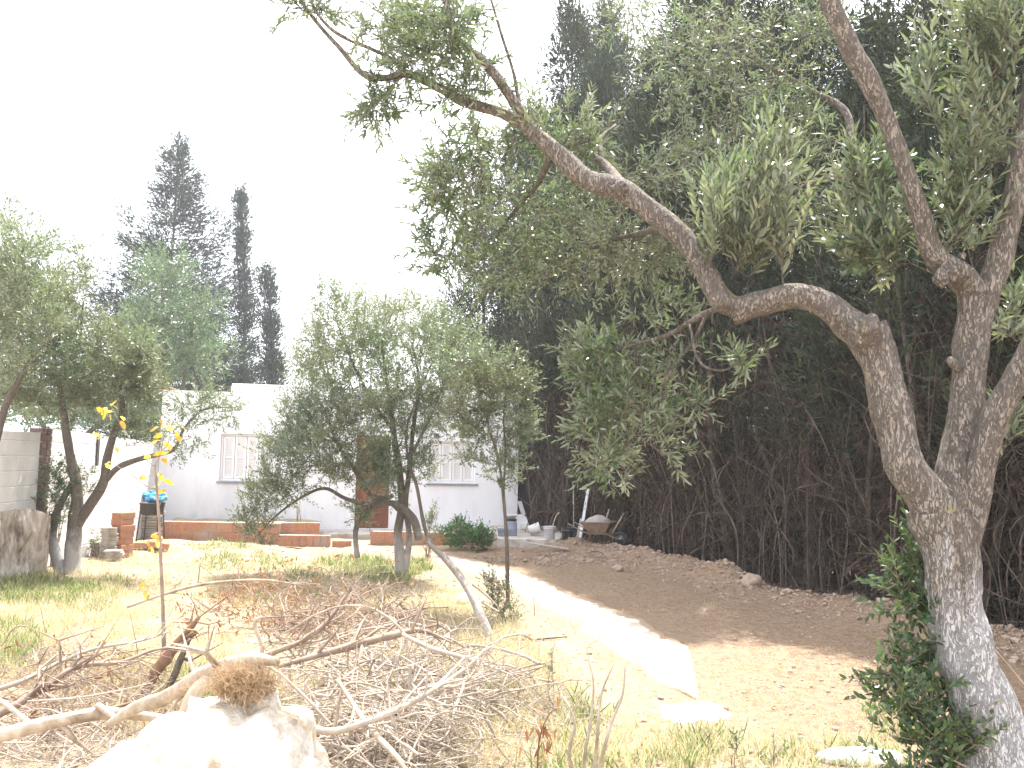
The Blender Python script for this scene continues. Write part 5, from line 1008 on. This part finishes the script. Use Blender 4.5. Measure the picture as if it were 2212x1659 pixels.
heap('twig_heap', 'tangle of brown cut twigs behind the stump', 760, 1365, 150, 50, .36, 130, M['twig_brown'], 71, leaf=M['brown_leaf'], nleaf=500)
heap('twig_heap', 'wide tangle of bleached grey twigs in the middle foreground', 870, 1520, 250, 95, .3, 165, M['twig_grey'], 72, (.35, 1.2), (.004, .0125), 4)
heap('twig_heap', 'dense pale twigs spilling towards the bottom edge', 800, 1640, 210, 70, .26, 140, M['twig_grey'], 73, (.25, .8), (.003, .011), 4)
heap('twig_heap', 'thin brown twigs strewn on the dry grass at the left', 170, 1520, 220, 90, .22, 170, M['twig_brown'], 74, (.3, 1.0), (.002, .006), 3, leaf=M['brown_leaf'], nleaf=160)
heap('twig_heap', 'grey twigs under the pale logs at the bottom left', 120, 1640, 170, 50, .18, 90, M['twig_grey'], 75, (.2, .7), (.002, .006), 3)
heap('twig_heap', 'loose reddish leafy twigs at the top of the heap', 560, 1330, 110, 50, .42, 70, M['twig_brown'], 76, (.3, .8), (.002, .006), 4, leaf=M['brown_leaf'], nleaf=900)
heap('twig_heap', 'loose scattered bleached twigs right of the heap', 1080, 1560, 150, 100, .16, 80, M['twig_grey'], 77, (.2, .8), (.002, .005), 3)
# single thin stalks standing in the grass
for k, (px, py, top, dx, lab) in enumerate(((100, 1385, 1290, -18, 'thin dry stalk standing in the grass at the far left'), (305, 1470, 1320, -25, 'thin dry stalk leaning left beside the yellow leaved sapling'), (1155, 1330, 1215, -8, 'thin upright dry stalk at the left edge of the pale path'), (1245, 1290, 1215, -3, 'single thin dry stalk right of the path near the mound'))):
    g_ = G(px, py); m_ = MB(); m_.tube(*spline([g_, P(px + dx * .4, (py + top) / 2, g_[1]), P(px + dx, top, g_[1])], [.005, .004, .002]), 5); tag(m_.build('stalk', M['twig_brown'], origin=g_), lab, 'stalk')
# ------------------------------------------------------------------ grass, weeds, stones
def blades(name, label, patches, mat, sd, hgt=(.08, .2), wd=.006, bush=False):
    rg_ = np.random.default_rng(sd); P_ = []; H_ = []
    for (px, py, rx, ry, n) in patches:
        nc = max(3, n // 14); U_ = unit(rg_.normal(size=(nc, 2))) * rg_.random((nc, 1)) ** .5; GG = GA(px + rx * U_[:, 0], py + ry * U_[:, 1])
        for i_ in range(nc):
            m_ = n // nc
            q = GG[i_, :2] + rg_.normal(size=(m_, 2)) * .06; P_.append(q); H_.append(np.full(m_, rg_.uniform(.6, 1.25)))
    q = np.concatenate(P_); h = np.concatenate(H_) * rg_.uniform(*hgt, len(q)); n = len(q); p = np.c_[q, height(q[:, 0], q[:, 1]) - .01]
    d = unit(rg_.normal(size=(n, 3)) * [.42, .42, 0] + [0, 0, 1]); m_ = MB(); m_.leaves(p, d, unit(rg_.normal(size=(n, 3)) * [1, 1, .1]), h, wd, six=True, bend=.3)
    return tag(m_.build(name, mat, smooth=False), label, 'grass', kind='stuff')
blades('dry_grass', 'dry yellow grass scattered over the left half of the garden', [(200, 1400, 320, 90, 7000), (480, 1240, 340, 60, 5500), (750, 1300, 260, 50, 5200), (970, 1370, 170, 60, 4200), (1000, 1500, 260, 110, 4200), (1250, 1620, 300, 60, 1800), (150, 1300, 240, 60, 3600), (450, 1520, 320, 90, 3500), (1650, 1640, 300, 40, 900), (1080, 1440, 120, 60, 1600)], M['straw'], 81, (.05, .17), .005)
blades('dry_grass', 'short dry stubble on the bare earth right of the path', [(1720, 1500, 260, 100, 1800), (1250, 1420, 90, 60, 500), (1450, 1300, 200, 50, 400)], M['straw'], 84, (.02, .06), .004)
blades('green_grass', 'fresh green grass tufts at the left edge and under the left olive', [(90, 1280, 120, 26, 1900), (20, 1400, 70, 50, 1700), (230, 1270, 60, 20, 350), (190, 1310, 60, 20, 350), (60, 1250, 80, 16, 800)], M['weed'], 82, (.05, .16), .008)
blades('green_weeds', 'light green weeds around the foot of the centre olive', [(760, 1225, 85, 24, 1900), (840, 1245, 60, 22, 900), (640, 1290, 60, 20, 700), (530, 1215, 110, 20, 900), (470, 1180, 70, 10, 400), (900, 1225, 40, 16, 500), (660, 1250, 40, 16, 500), (1050, 1500, 60, 40, 260), (1240, 1560, 60, 50, 260), (1510, 1600, 60, 30, 200), (560, 1280, 50, 20, 500), (430, 1490, 60, 40, 500)], M['weed'], 83, (.05, .16), .01)
blades('green_weeds', 'small green weeds along the bottom right edge', [(1330, 1650, 200, 20, 500), (1800, 1640, 160, 20, 400), (1920, 1560, 60, 40, 200)], M['weed'], 85, (.05, .14), .008)
for k, (px, py, hh, lab) in enumerate(((1190, 1520, 100, 'slim green weed standing in the dry grass right of the twig heap'), (1590, 1655, 60, 'dark green spiky weed at the bottom edge left of the pale slab'), (1680, 1650, 50, 'thin dark weed at the bottom edge right of centre'), (1068, 1215, 60, 'small dry seedling standing beside the path in front of the green shrub'))):
    g_ = G(px, py); leafy_bush('weed', lab, 'weed', g_, [(px, py - hh * .6, 12, hh * .4, g_[1], .05, 9)], M['bush'] if k < 3 else M['brown_leaf'], M['twig_brown'], 90 + k, 2, .07, 6, .03, .008, nst=3, stem_r=.004, up=1.0)
M['stone'] = noisemat('limestone', (.26, .19, .14), (.42, .33, .26), 9.0, .9, .5, c3=(.21, .14, .1), sc2=3)
M['stone_pale'] = noisemat('pale_limestone', (.58, .53, .46), (.72, .68, .61), 9.0, .9, .5)
pb = MB(); rg_ = np.random.default_rng(91); n = 0
v0, t0 = ICO[1]
def pebbles(mb, xs_, ys_, rs_, rg_):
    m = len(xs_); c = np.stack([xs_, ys_, height(xs_, ys_) + rs_ * .25], 1); sc = rg_.uniform(.6, 1.3, (m, 1, 3)) * [1, 1, .75] * rs_[:, None, None]
    v = v0[None] * sc * (1 + rg_.normal(size=(m, len(v0), 1)) * .16); a = rg_.uniform(0, 6.28, m); ca, sa = np.cos(a)[:, None], np.sin(a)[:, None]
    x = v[..., 0] * ca - v[..., 1] * sa; y = v[..., 0] * sa + v[..., 1] * ca; v = np.stack([x, y, v[..., 2]], -1) + c[:, None, :]
    mb.add(v.reshape(-1, 3), None, (t0[None] + np.arange(m)[:, None, None] * len(v0)).reshape(-1, 3))
m = 5200; yy = rg_.uniform(3.5, 16, m); xx = hedge_x(yy) - .75 + rg_.normal(size=m) * .38; pebbles(pb, xx, yy, rg_.uniform(.006, .022, m) * rg_.choice([1, 1, 1, 1.9], m), rg_)
q = G(1230, 1192); m = 400; pebbles(pb, q[0] + rg_.normal(size=m) * .75, q[1] + rg_.normal(size=m) * .35, rg_.uniform(.01, .04, m), rg_)
tag(pb.build('rubble', M['stone'], smooth=False), 'loose stones and clods covering the earth bank along the hedge', 'rubble', kind='stuff')
pb = MB(); m = 6000; yy = rg_.uniform(3.6, 16, m) ** 1.0; xx = rg_.uniform(-6, 6, m); k_ = (xx < hedge_x(yy) - .3) & (path_dist(xx, yy) > .05); xx, yy = xx[k_], yy[k_]; pebbles(pb, xx, yy, rg_.uniform(.003, .013, len(xx)) * rg_.choice([1, 1, 1, 1, 2], len(xx)), rg_)
tag(pb.build('pebbles', M['stone'], smooth=False), 'small clods and pebbles strewn over the bare ground', 'pebbles', kind='stuff')
lt = MB(); n = 9000; yy = rg_.uniform(3.6, 16, n); xx = rg_.uniform(-6.5, 6.5, n); p = np.stack([xx, yy, height(xx, yy) + .012 + rg_.random(n) * .01], 1)
lt.leaves(p, unit(rg_.normal(size=(n, 3)) * [1, 1, .12]), unit(rg_.normal(size=(n, 3)) * .35 + [0, 0, 1]), rg_.uniform(.02, .06, n), rg_.uniform(.005, .012, n))
tag(lt.build('leaf_litter', M['brown_leaf'], smooth=False), 'dry fallen olive leaves strewn over the garden ground', 'leaf litter', kind='stuff')
for k, (px, py, r_, mt, lab, sq) in enumerate(((1625, 1262, .12, 'stone', 'pale stone lying on the earth bank in front of the hedge', (1.2, 1, .8)), (1560, 1243, .09, 'stone', 'stone beside a bare trunk at the far part of the earth bank', (1, 1, .8)), (1900, 1292, .13, 'stone', 'light angular stone at the near end of the bank beside the sucker bush', (1.3, 1, .9)), (1850, 1300, .1, 'stone', 'pale wedge of stone in the bank left of the sucker bush', (1.5, .7, .8)), (1700, 1283, .08, 'stone', 'small stone in the middle of the earth bank', (1, 1, .8)),
    (1335, 1210, .08, 'stone', 'sunlit yellowish stone at the far corner of the earth bank', (1.6, 1, .7)), (1400, 1215, .07, 'stone', 'sunlit stone right of the yellowish stone on the earth bank', (1.5, 1, .7)), (655, 1180, .06, 'stone_pale', 'small white stone in front of the low red brick row', (1.3, 1, .8)), (1190, 1185, .1, 'stone_pale', 'pale stone at the foot of the concrete ledge', (1.5, 1, .7)), (1130, 1378, .07, 'stone', 'brown stone beside the sprout bush', (1.2, 1, .7)), (1005, 1300, .09, 'stone_pale', 'yellowish stone left of the leaning limed log', (1.3, 1, .7)))):
    g_ = G(px, py); m_ = MB(); m_.rock([0, 0, r_ * .35], r_, sub=3, amp=.22, freq=1.3, seed=k + 30, squash=sq); o = m_.build('stone', M[mt], smooth=False); o.location = g_; o.rotation_euler.z = k; tag(o, lab, 'stone')
g_ = G(1862, 1650); m_ = MB(); m_.rock([0, 0, .03], .24, sub=4, amp=.12, freq=1.6, seed=44, squash=(1.0, .42, .24)); o = m_.build('stone_slab', M['stone_pale'], smooth=False); o.location = g_; tag(o, 'flat white stone slab at the bottom edge left of the limed trunk', 'stone')

# ------------------------------------------------------------------ things by the house corner
M['plastic_white'] = noisemat('white_plastic', (.55, .55, .56), (.68, .68, .68), 6.0, .45, .05, c3=(.42, .4, .38), sc2=4)
M['plastic_blue'] = noisemat('blue_grey_plastic', (.2, .22, .3), (.32, .34, .42), 6.0, .5, .05)
M['plastic_dark'] = noisemat('dark_plastic', (.018, .02, .025), (.04, .042, .05), 8.0, .5, .1)
M['gray_wood'] = noisemat('grey_plank', (.3, .28, .27), (.46, .44, .42), 8.0, .85, .3, stretch=(4, 4, .5))
M['white_paint'] = noisemat('flaking_white_paint', (.5, .5, .55), (.66, .66, .7), 14.0, .7, .3, c3=(.28, .26, .26), sc2=9)
M['rust'] = noisemat('rusty_tray', (.16, .11, .08), (.28, .2, .15), 9.0, .7, .3, c3=(.15, .08, .05), sc2=3)
M['rubber'] = noisemat('rubber', (.02, .02, .02), (.05, .045, .04), 9.0, .8, .2)
M['sack'] = noisemat('cement_sack', (.3, .27, .26), (.42, .38, .36), 7.0, .9, .6, bd=.03)
M['blue_bag'] = noisemat('blue_plastic_bag', (.02, .22, .5), (.08, .42, .72), 8.0, .35, .6, bd=.03)
M['black_iron'] = noisemat('black_iron', (.015, .013, .013), (.045, .035, .03), 12.0, .7, .2)
def bucket(label, loc, r, h, mat, tilt=None, fill=None, name='bucket'):
    b = thing(name, label, 'bucket', loc)
    if tilt: b.rotation_euler = tilt
    m_ = MB(); m_.lathe([(0, 0), (r * .8, 0), (r * .84, .01), (r * .97, h * .82), (r, h * .83), (r * 1.04, h * .86), (r * 1.0, h * .87), (r, h * .97), (r * 1.05, h * .98), (r * 1.05, h), (r * .96, h), (r * .92, h * .8), (r * .78, .02), (0, .02)], 28)
    m_.build('body', mat, b, local=True)
    hn = MB(); a = np.linspace(-.1, math.pi + .1, 14); hn.tube([[r * 1.06 * math.cos(t), -.25 * r - .55 * r * math.sin(t), h * .86 - .3 * h * math.sin(t)] for t in a], .003, 6); hn.build('handle', M['metal'], b, local=True)
    if fill: 
        f = MB(); f.rock([0, 0, h * .82], r * .85, sub=3, amp=.2, freq=2, seed=3, squash=(1, 1, .4)); f.build('contents', fill, b, local=True)
    return b
tz = .19
bk = bucket('white plastic bucket filled with rubble standing upright on the ledge edge', [*P(1187, 1155, 16.15)[:2], tz], .115, .25, M['plastic_white'], fill=M['stone'])
stick('tool_handle', 'short pale tool handle sticking out of the upright white bucket', 'tool', [[*P(1190, 1130, 16.15)[:2], tz + .12], P(1200, 1118, 16.15), P(1208, 1107, 16.15)], [.012, .012, .016], M['wood_pale'], 10)
bucket('white plastic bucket tipped over on its side between the basin and the upright bucket', [*P(1143, 1140, 16.9)[:2], tz + .1], .11, .22, M['plastic_white'], tilt=(R(12), R(72), R(15)))
q = P(1227, 1185, 15.9); bucket('black plastic bucket standing on the ground before the concrete ledge', [q[0], q[1], hz(q[0], q[1])], .125, .36, M['plastic_dark'])
# blue-grey drum with white basin on top
q = P(1104, 1150, 16.95); dm = thing('drum', 'blue grey plastic drum with a dark rim beside the house corner', 'drum', [q[0], q[1], tz])
m_ = MB(); m_.lathe([(0, 0), (.1, 0), (.115, .01), (.12, .03), (.118, .1), (.124, .11), (.124, .13), (.118, .14), (.118, .22), (.11, .26), (.09, .285), (.085, .29), (0, .29)], 28); m_.build('body', M['plastic_blue'], dm, local=True)
m_ = MB(); m_.lathe([(.086, .286), (.108, .286), (.112, .3), (.108, .318), (0, .322)], 28); m_.build('lid', M['plastic_dark'], dm, local=True)
bs = MB(); bs.lathe([(0, .0), (.09, .0), (.14, .06), (.155, .07), (.15, .075), (.09, .012), (0, .012)], 28); o = bs.build('basin', M['plastic_white'], None); o.location = (q[0] - .02, q[1] + .0, tz + .325); tag(o, 'white plastic basin standing on top of the blue grey drum', 'basin')
lid = MB(); lid.lathe([(0, 0), (.13, 0), (.15, .012), (.155, .03), (.14, .026), (0, .022)], 32); o = lid.build('basin', M['plastic_white'], None); qq = P(1123, 1128, 17.5); o.location = qq; o.rotation_euler = (R(78), 0, R(10)); tag(o, 'round white dish leaning upright against the house corner behind the drum', 'basin')
qb = P(1085, 1152, 16.7); bucket('small dark grey tub on the ledge left of the blue grey drum', [qb[0], qb[1], tz], .1, .15, M['plastic_blue'], name='tub')
def plank(label, a_, b_, w_, th, mat, name='plank'):
    a_, b_ = np.array(a_), np.array(b_); L = np.linalg.norm(b_ - a_); m_ = MB(); m_.bbox([-w_ / 2, -th / 2, 0], [w_ / 2, th / 2, L], .004)
    o = m_.build(name, mat, None, smooth=False); o.location = a_; o.rotation_mode = 'XYZ'; o.rotation_euler = Vector(b_ - a_).to_track_quat('Z', 'Y').to_euler(); return tag(o, label, 'plank')
plank('grey weathered board leaning to the left against the house corner', [*P(1144, 1138, 17.6)[:2], tz], P(1122, 1083, 18.6), .09, .025, M['gray_wood'])
qa = P(1252, 1186, 15.7); plank('long white painted board leaning against the hedge beside the wheelbarrow', [qa[0], qa[1], hz(qa[0], qa[1])], P(1271, 1056, 16.2), .055, .03, M['white_paint'])
qa = P(1244, 1180, 15.8); plank('short grey board behind the long white painted board', [qa[0], qa[1], hz(qa[0], qa[1])], P(1256, 1120, 16.1), .05, .02, M['gray_wood'])
qa = P(1240, 1145, 16.6); m_ = MB(); m_.tube([[qa[0], qa[1], hz(qa[0], qa[1])], P(1239, 1095, 16.8), P(1238, 1040, 17.0)], [.011, .011, .01], 8); tag(m_.build('broom_handle', M['gray_wood'], origin=[qa[0], qa[1], 0]), 'thin straight pole standing against the hedge behind the black bucket', 'pole')
qa = G(1172, 1181); m_ = MB(); m_.bbox([-.45, -.035, 0], [.4, .035, .025], .004); o = m_.build('plank', M['gray_wood'], smooth=False); o.location = P(1180, 1182, 15.2); o.location.z = .16; o.rotation_euler = (0, R(6), R(-12)); tag(o, 'pale board lying flat on the rubble below the white buckets', 'plank')
# wheelbarrow
q = P(1292, 1190, 15.2); wb = thing('wheelbarrow', 'rusty wheelbarrow standing by the hedge loaded with a grey sack', 'wheelbarrow', [q[0], q[1], hz(q[0], q[1])]); wb.rotation_euler.z = R(158); wb.scale = (.8, .8, .8)
rim = np.array([[-.34, -.27, .52], [.36, -.25, .5], [.36, .25, .5], [-.34, .27, .52]]); bot = np.array([[-.2, -.16, .3], [.16, -.15, .27], [.16, .15, .27], [-.2, .16, .3]]); inn = rim * [.95, .95, 1]; bi = bot + [0, 0, .015]
m_ = MB(); m_.add(np.concatenate([rim, bot, inn, bi]), [[0, 1, 5, 4], [1, 2, 6, 5], [2, 3, 7, 6], [3, 0, 4, 7], [4, 5, 6, 7], [0, 8, 9, 1], [1, 9, 10, 2], [2, 10, 11, 3], [3, 11, 8, 0], [8, 12, 13, 9], [9, 13, 14, 10], [10, 14, 15, 11], [11, 15, 12, 8], [12, 15, 14, 13]])
for a_, b_ in ((0, 1), (1, 2), (2, 3), (3, 0)): m_.tube([rim[a_], rim[b_]], [.012, .012], 8)
m_.build('tray', M['rust'], wb, smooth=False, local=True)
m_ = MB()
for s_ in (-1, 1): m_.tube(*spline([[-.5, s_ * .05, .14], [-.2, s_ * .14, .26], [.2, s_ * .19, .27], [.62, s_ * .24, .46]], [.014] * 4, 6), 8)
m_.build('frame', M['rust'], wb, local=True)
for s_ in (-1, 1):
    m_ = MB(); m_.tube(*spline([[.1, s_ * .18, .27], [.2, s_ * .19, .05], [.24, s_ * .19, 0]], [.012] * 3, 6), 8); m_.build('leg', M['rust'], wb, local=True)
wh = MB(); T = Matrix.Translation((-.5, 0, .16)) @ Matrix.Rotation(R(90), 4, 'X')
wh.lathe([(.11, -.03), (.15, -.03), (.165, 0), (.15, .03), (.11, .03), (.11, -.03)], 28, T=T); w_ = wh.build('wheel', M['rubber'], wb, local=True)
wh = MB(); wh.lathe([(.0, -.035), (.03, -.035), (.03, -.012), (.108, -.008), (.108, .008), (.03, .012), (.03, .035), (0, .035)], 20, T=T); wh.build('rim', M['metal'], w_, local=True)
m_ = MB(); m_.rock([0, 0, 0], .2, sub=4, amp=.14, freq=1.4, seed=8, squash=(1.15, .85, .55)); o = m_.build('sack', M['sack']); o.location = (q[0] + .0, q[1], wb.location.z + .41); o.rotation_euler.z = .4; tag(o, 'grey cement sack slumped in the rusty wheelbarrow', 'sack')
for k, (a_, b_, lab) in enumerate((((1300, 1150, 15.2), (1316, 1100, 15.4), 'steeper wooden tool handle sticking up out of the wheelbarrow'), ((1322, 1152, 15.1), (1348, 1108, 15.3), 'slanting wooden tool handle pointing right out of the wheelbarrow'))):
    m_ = MB(); m_.tube([P(*a_), P(*b_)], [.014, .013], 10); tag(m_.build('tool_handle', M['wood_pale'], origin=P(*a_)), lab, 'tool')

# ------------------------------------------------------------------ left corner: bricks, tiles, brazier with blue bags
def hollow_brick(mat):
    m_ = MB(); L, W_, H_ = .3, .2, .1; m_.bbox([-L / 2, -W_ / 2, 0], [L / 2, W_ / 2, H_], .005)
    for e in (-1, 1):
        for i in range(3):
            for j in range(1 if H_ < .12 else 2):
                y0 = -W_ / 2 + .012 + i * (W_ - .012) / 3; m_.bbox([e * (L / 2 + .0005) - .002, y0, .018], [e * (L / 2 + .0005) + .002, y0 + .05, H_ - .018], .001)
    for g_ in (.025, .05, .075): m_.bbox([-L / 2 + .004, -W_ / 2 - .002, g_ - .004], [L / 2 - .004, -W_ / 2 + .002, g_ + .004], .001)
    return m_.build('brick', mat, None, smooth=False)
q = G(262, 1203); b0 = hollow_brick(M['brick']); first = True
for k in range(7):
    o = b0 if first else b0.copy()
    if not first: col.objects.link(o)
    first = False; o.location = (q[0] + .015 * math.sin(k * 2.1), q[1], q[2] + .102 * k); o.rotation_euler.z = R(70 + [0, 5, -6, 3, -3, 6, 0][k]); tag(o, 'red hollow brick in the tall stack against the left white wall' if k < 6 else 'topmost red hollow brick of the tall stack against the left white wall', 'brick', 'bricks stacked against the left wall')
q2 = G(274, 1185); 
for k, (dx, dy, rz, ti) in enumerate(((.0, .0, 10, 0), (.18, .2, 50, 20), (.3, -.1, -30, -15), (.12, .35, 80, 10))):
    o = b0.copy(); col.objects.link(o); o.location = (q2[0] + .28 + dx, q2[1] + dy, q2[2] + .02); o.rotation_euler = (R(ti), 0, R(rz)); o['group'] = 'loose bricks right of the stack'; o['label'] = 'loose red brick fallen on the ground right of the brick stack'
M['tile_pale'] = noisemat('cement_tile', (.36, .33, .3), (.52, .48, .44), 9.0, .9, .4, c3=(.25, .21, .17), sc2=4)
tm = MB(); tm.bbox([-.12, -.12, 0], [.12, .12, .028], .005); t0_ = tm.build('paving_tile', M['tile_pale'], None, smooth=False); first = True; rg2 = random.Random(5)
for px, py, n, lab, grp in ((234, 1207, 17, 'pale cement tile in the taller tile stack left of the red bricks', 'tiles in the taller stack'), (246, 1212, 6, 'pale cement tile in the low stack before the red bricks', 'tiles in the low stack'), (214, 1202, 8, 'cement tile in the leftmost tile stack by the small shrub', 'tiles in the leftmost stack')):
    g_ = G(px, py)
    for k in range(n):
        o = t0_ if first else t0_.copy()
        if not first: col.objects.link(o)
        first = False; o.location = (g_[0] + rg2.uniform(-.012, .012), g_[1] + rg2.uniform(-.01, .01), g_[2] - .005 + .0295 * k); o.rotation_euler.z = R(rg2.uniform(-8, 8) + 20); tag(o, lab if k < n - 1 else 'topmost ' + lab, 'tile', grp)
# stack of old boards and tiles behind the brazier
g_ = Z0(P(312, 1165, 17.1)); g_[2] = 0
bm_ = MB(); bm_.bbox([-.3, -.16, 0], [.3, .16, .045], .008); b1 = bm_.build('old_slab', M['tile_pale'], None, smooth=False); first = True; z = 0
for k in range(15):
    o = b1 if first else b1.copy()
    if not first: col.objects.link(o)
    first = False; s_ = 1 - .012 * k; o.location = (g_[0] + .03 * math.sin(k * 1.7), g_[1], z); z += .051; o.rotation_euler = (0, 0, R(rg2.uniform(-5, 5) + 8)); tag(o, 'weathered slab in the stack in the corner behind the black brazier', 'slab', 'slabs stacked in the corner')
g2 = np.array([g_[0] - .03, g_[1], z]); m_ = MB(); m_.bbox([-.25, -.15, 0], [.1, .15, .1], .01); o = m_.build('block', M['brick'], smooth=False); o.location = g2; tag(o, 'dark red block lying on top of the slab stack in the corner', 'block')
def bag(label, c, r_, sd, sq):
    m_ = MB(); m_.rock([0, 0, 0], r_, sub=4, amp=.3, freq=2.2, seed=sd, squash=sq); m_.rock([r_ * .6, 0, r_ * .45], r_ * .35, sub=3, amp=.4, freq=2.5, seed=sd + 1)
    o = m_.build('plastic_bag', M['blue_bag']); o.location = c; return tag(o, label, 'plastic bag')
bag('crumpled blue plastic bag at the top left on the slab stack', P(318, 1071, 17.0), .14, 3, (1.3, .8, .45))
qz = Z0(P(325, 1165, 16.2)); br = thing('brazier', 'black iron brazier on thin legs in the left corner by the house', 'brazier', [qz[0], qz[1], 0])
m_ = MB(); m_.lathe([(0, .52), (.17, .52), (.2, .56), (.22, .72), (.235, .74), (.22, .75), (.19, .6), (0, .58)], 24); m_.build('bowl', M['black_iron'], br, local=True)
for a_ in (40, 140, 220, 320):
    ca, sa = math.cos(R(a_)), math.sin(R(a_)); m_ = MB(); m_.tube([[.2 * ca, .2 * sa, .66], [.26 * ca, .26 * sa, -.02]], [.011, .011], 8); m_.build('leg', M['black_iron'], br, local=True)
bag('light blue plastic bag bulging on the black brazier', [qz[0] + .06, qz[1], .83], .16, 6, (1.25, .9, .7))
plank('thin pale board poking out right of the brazier', P(330, 1120, 16.5), P(357, 1106, 16.4), .05, .02, M['wood_pale'])

# ------------------------------------------------------------------ thin air volume added to lift the darks like lens glare
hm_ = bpy.data.materials.new('glare_haze'); hm_.use_nodes = True; n_ = hm_.node_tree; n_.nodes.remove(n_.nodes['Principled BSDF'])
pv = n_.nodes.new('ShaderNodeVolumePrincipled'); pv.inputs['Color'].default_value = (.93, .95, 1, 1); pv.inputs['Density'].default_value = .0015; pv.inputs['Anisotropy'].default_value = .3
n_.links.new(pv.outputs[0], n_.nodes['Material Output'].inputs['Volume'])
hb = MB(); hb.box([-1300, -900, -1.6], [1300, 1700, 19]); ho = hb.build('glare_haze', hm_, smooth=False); tag(ho, 'thin bright volume added to the air to imitate lens glare', 'glare_haze', kind='stuff')
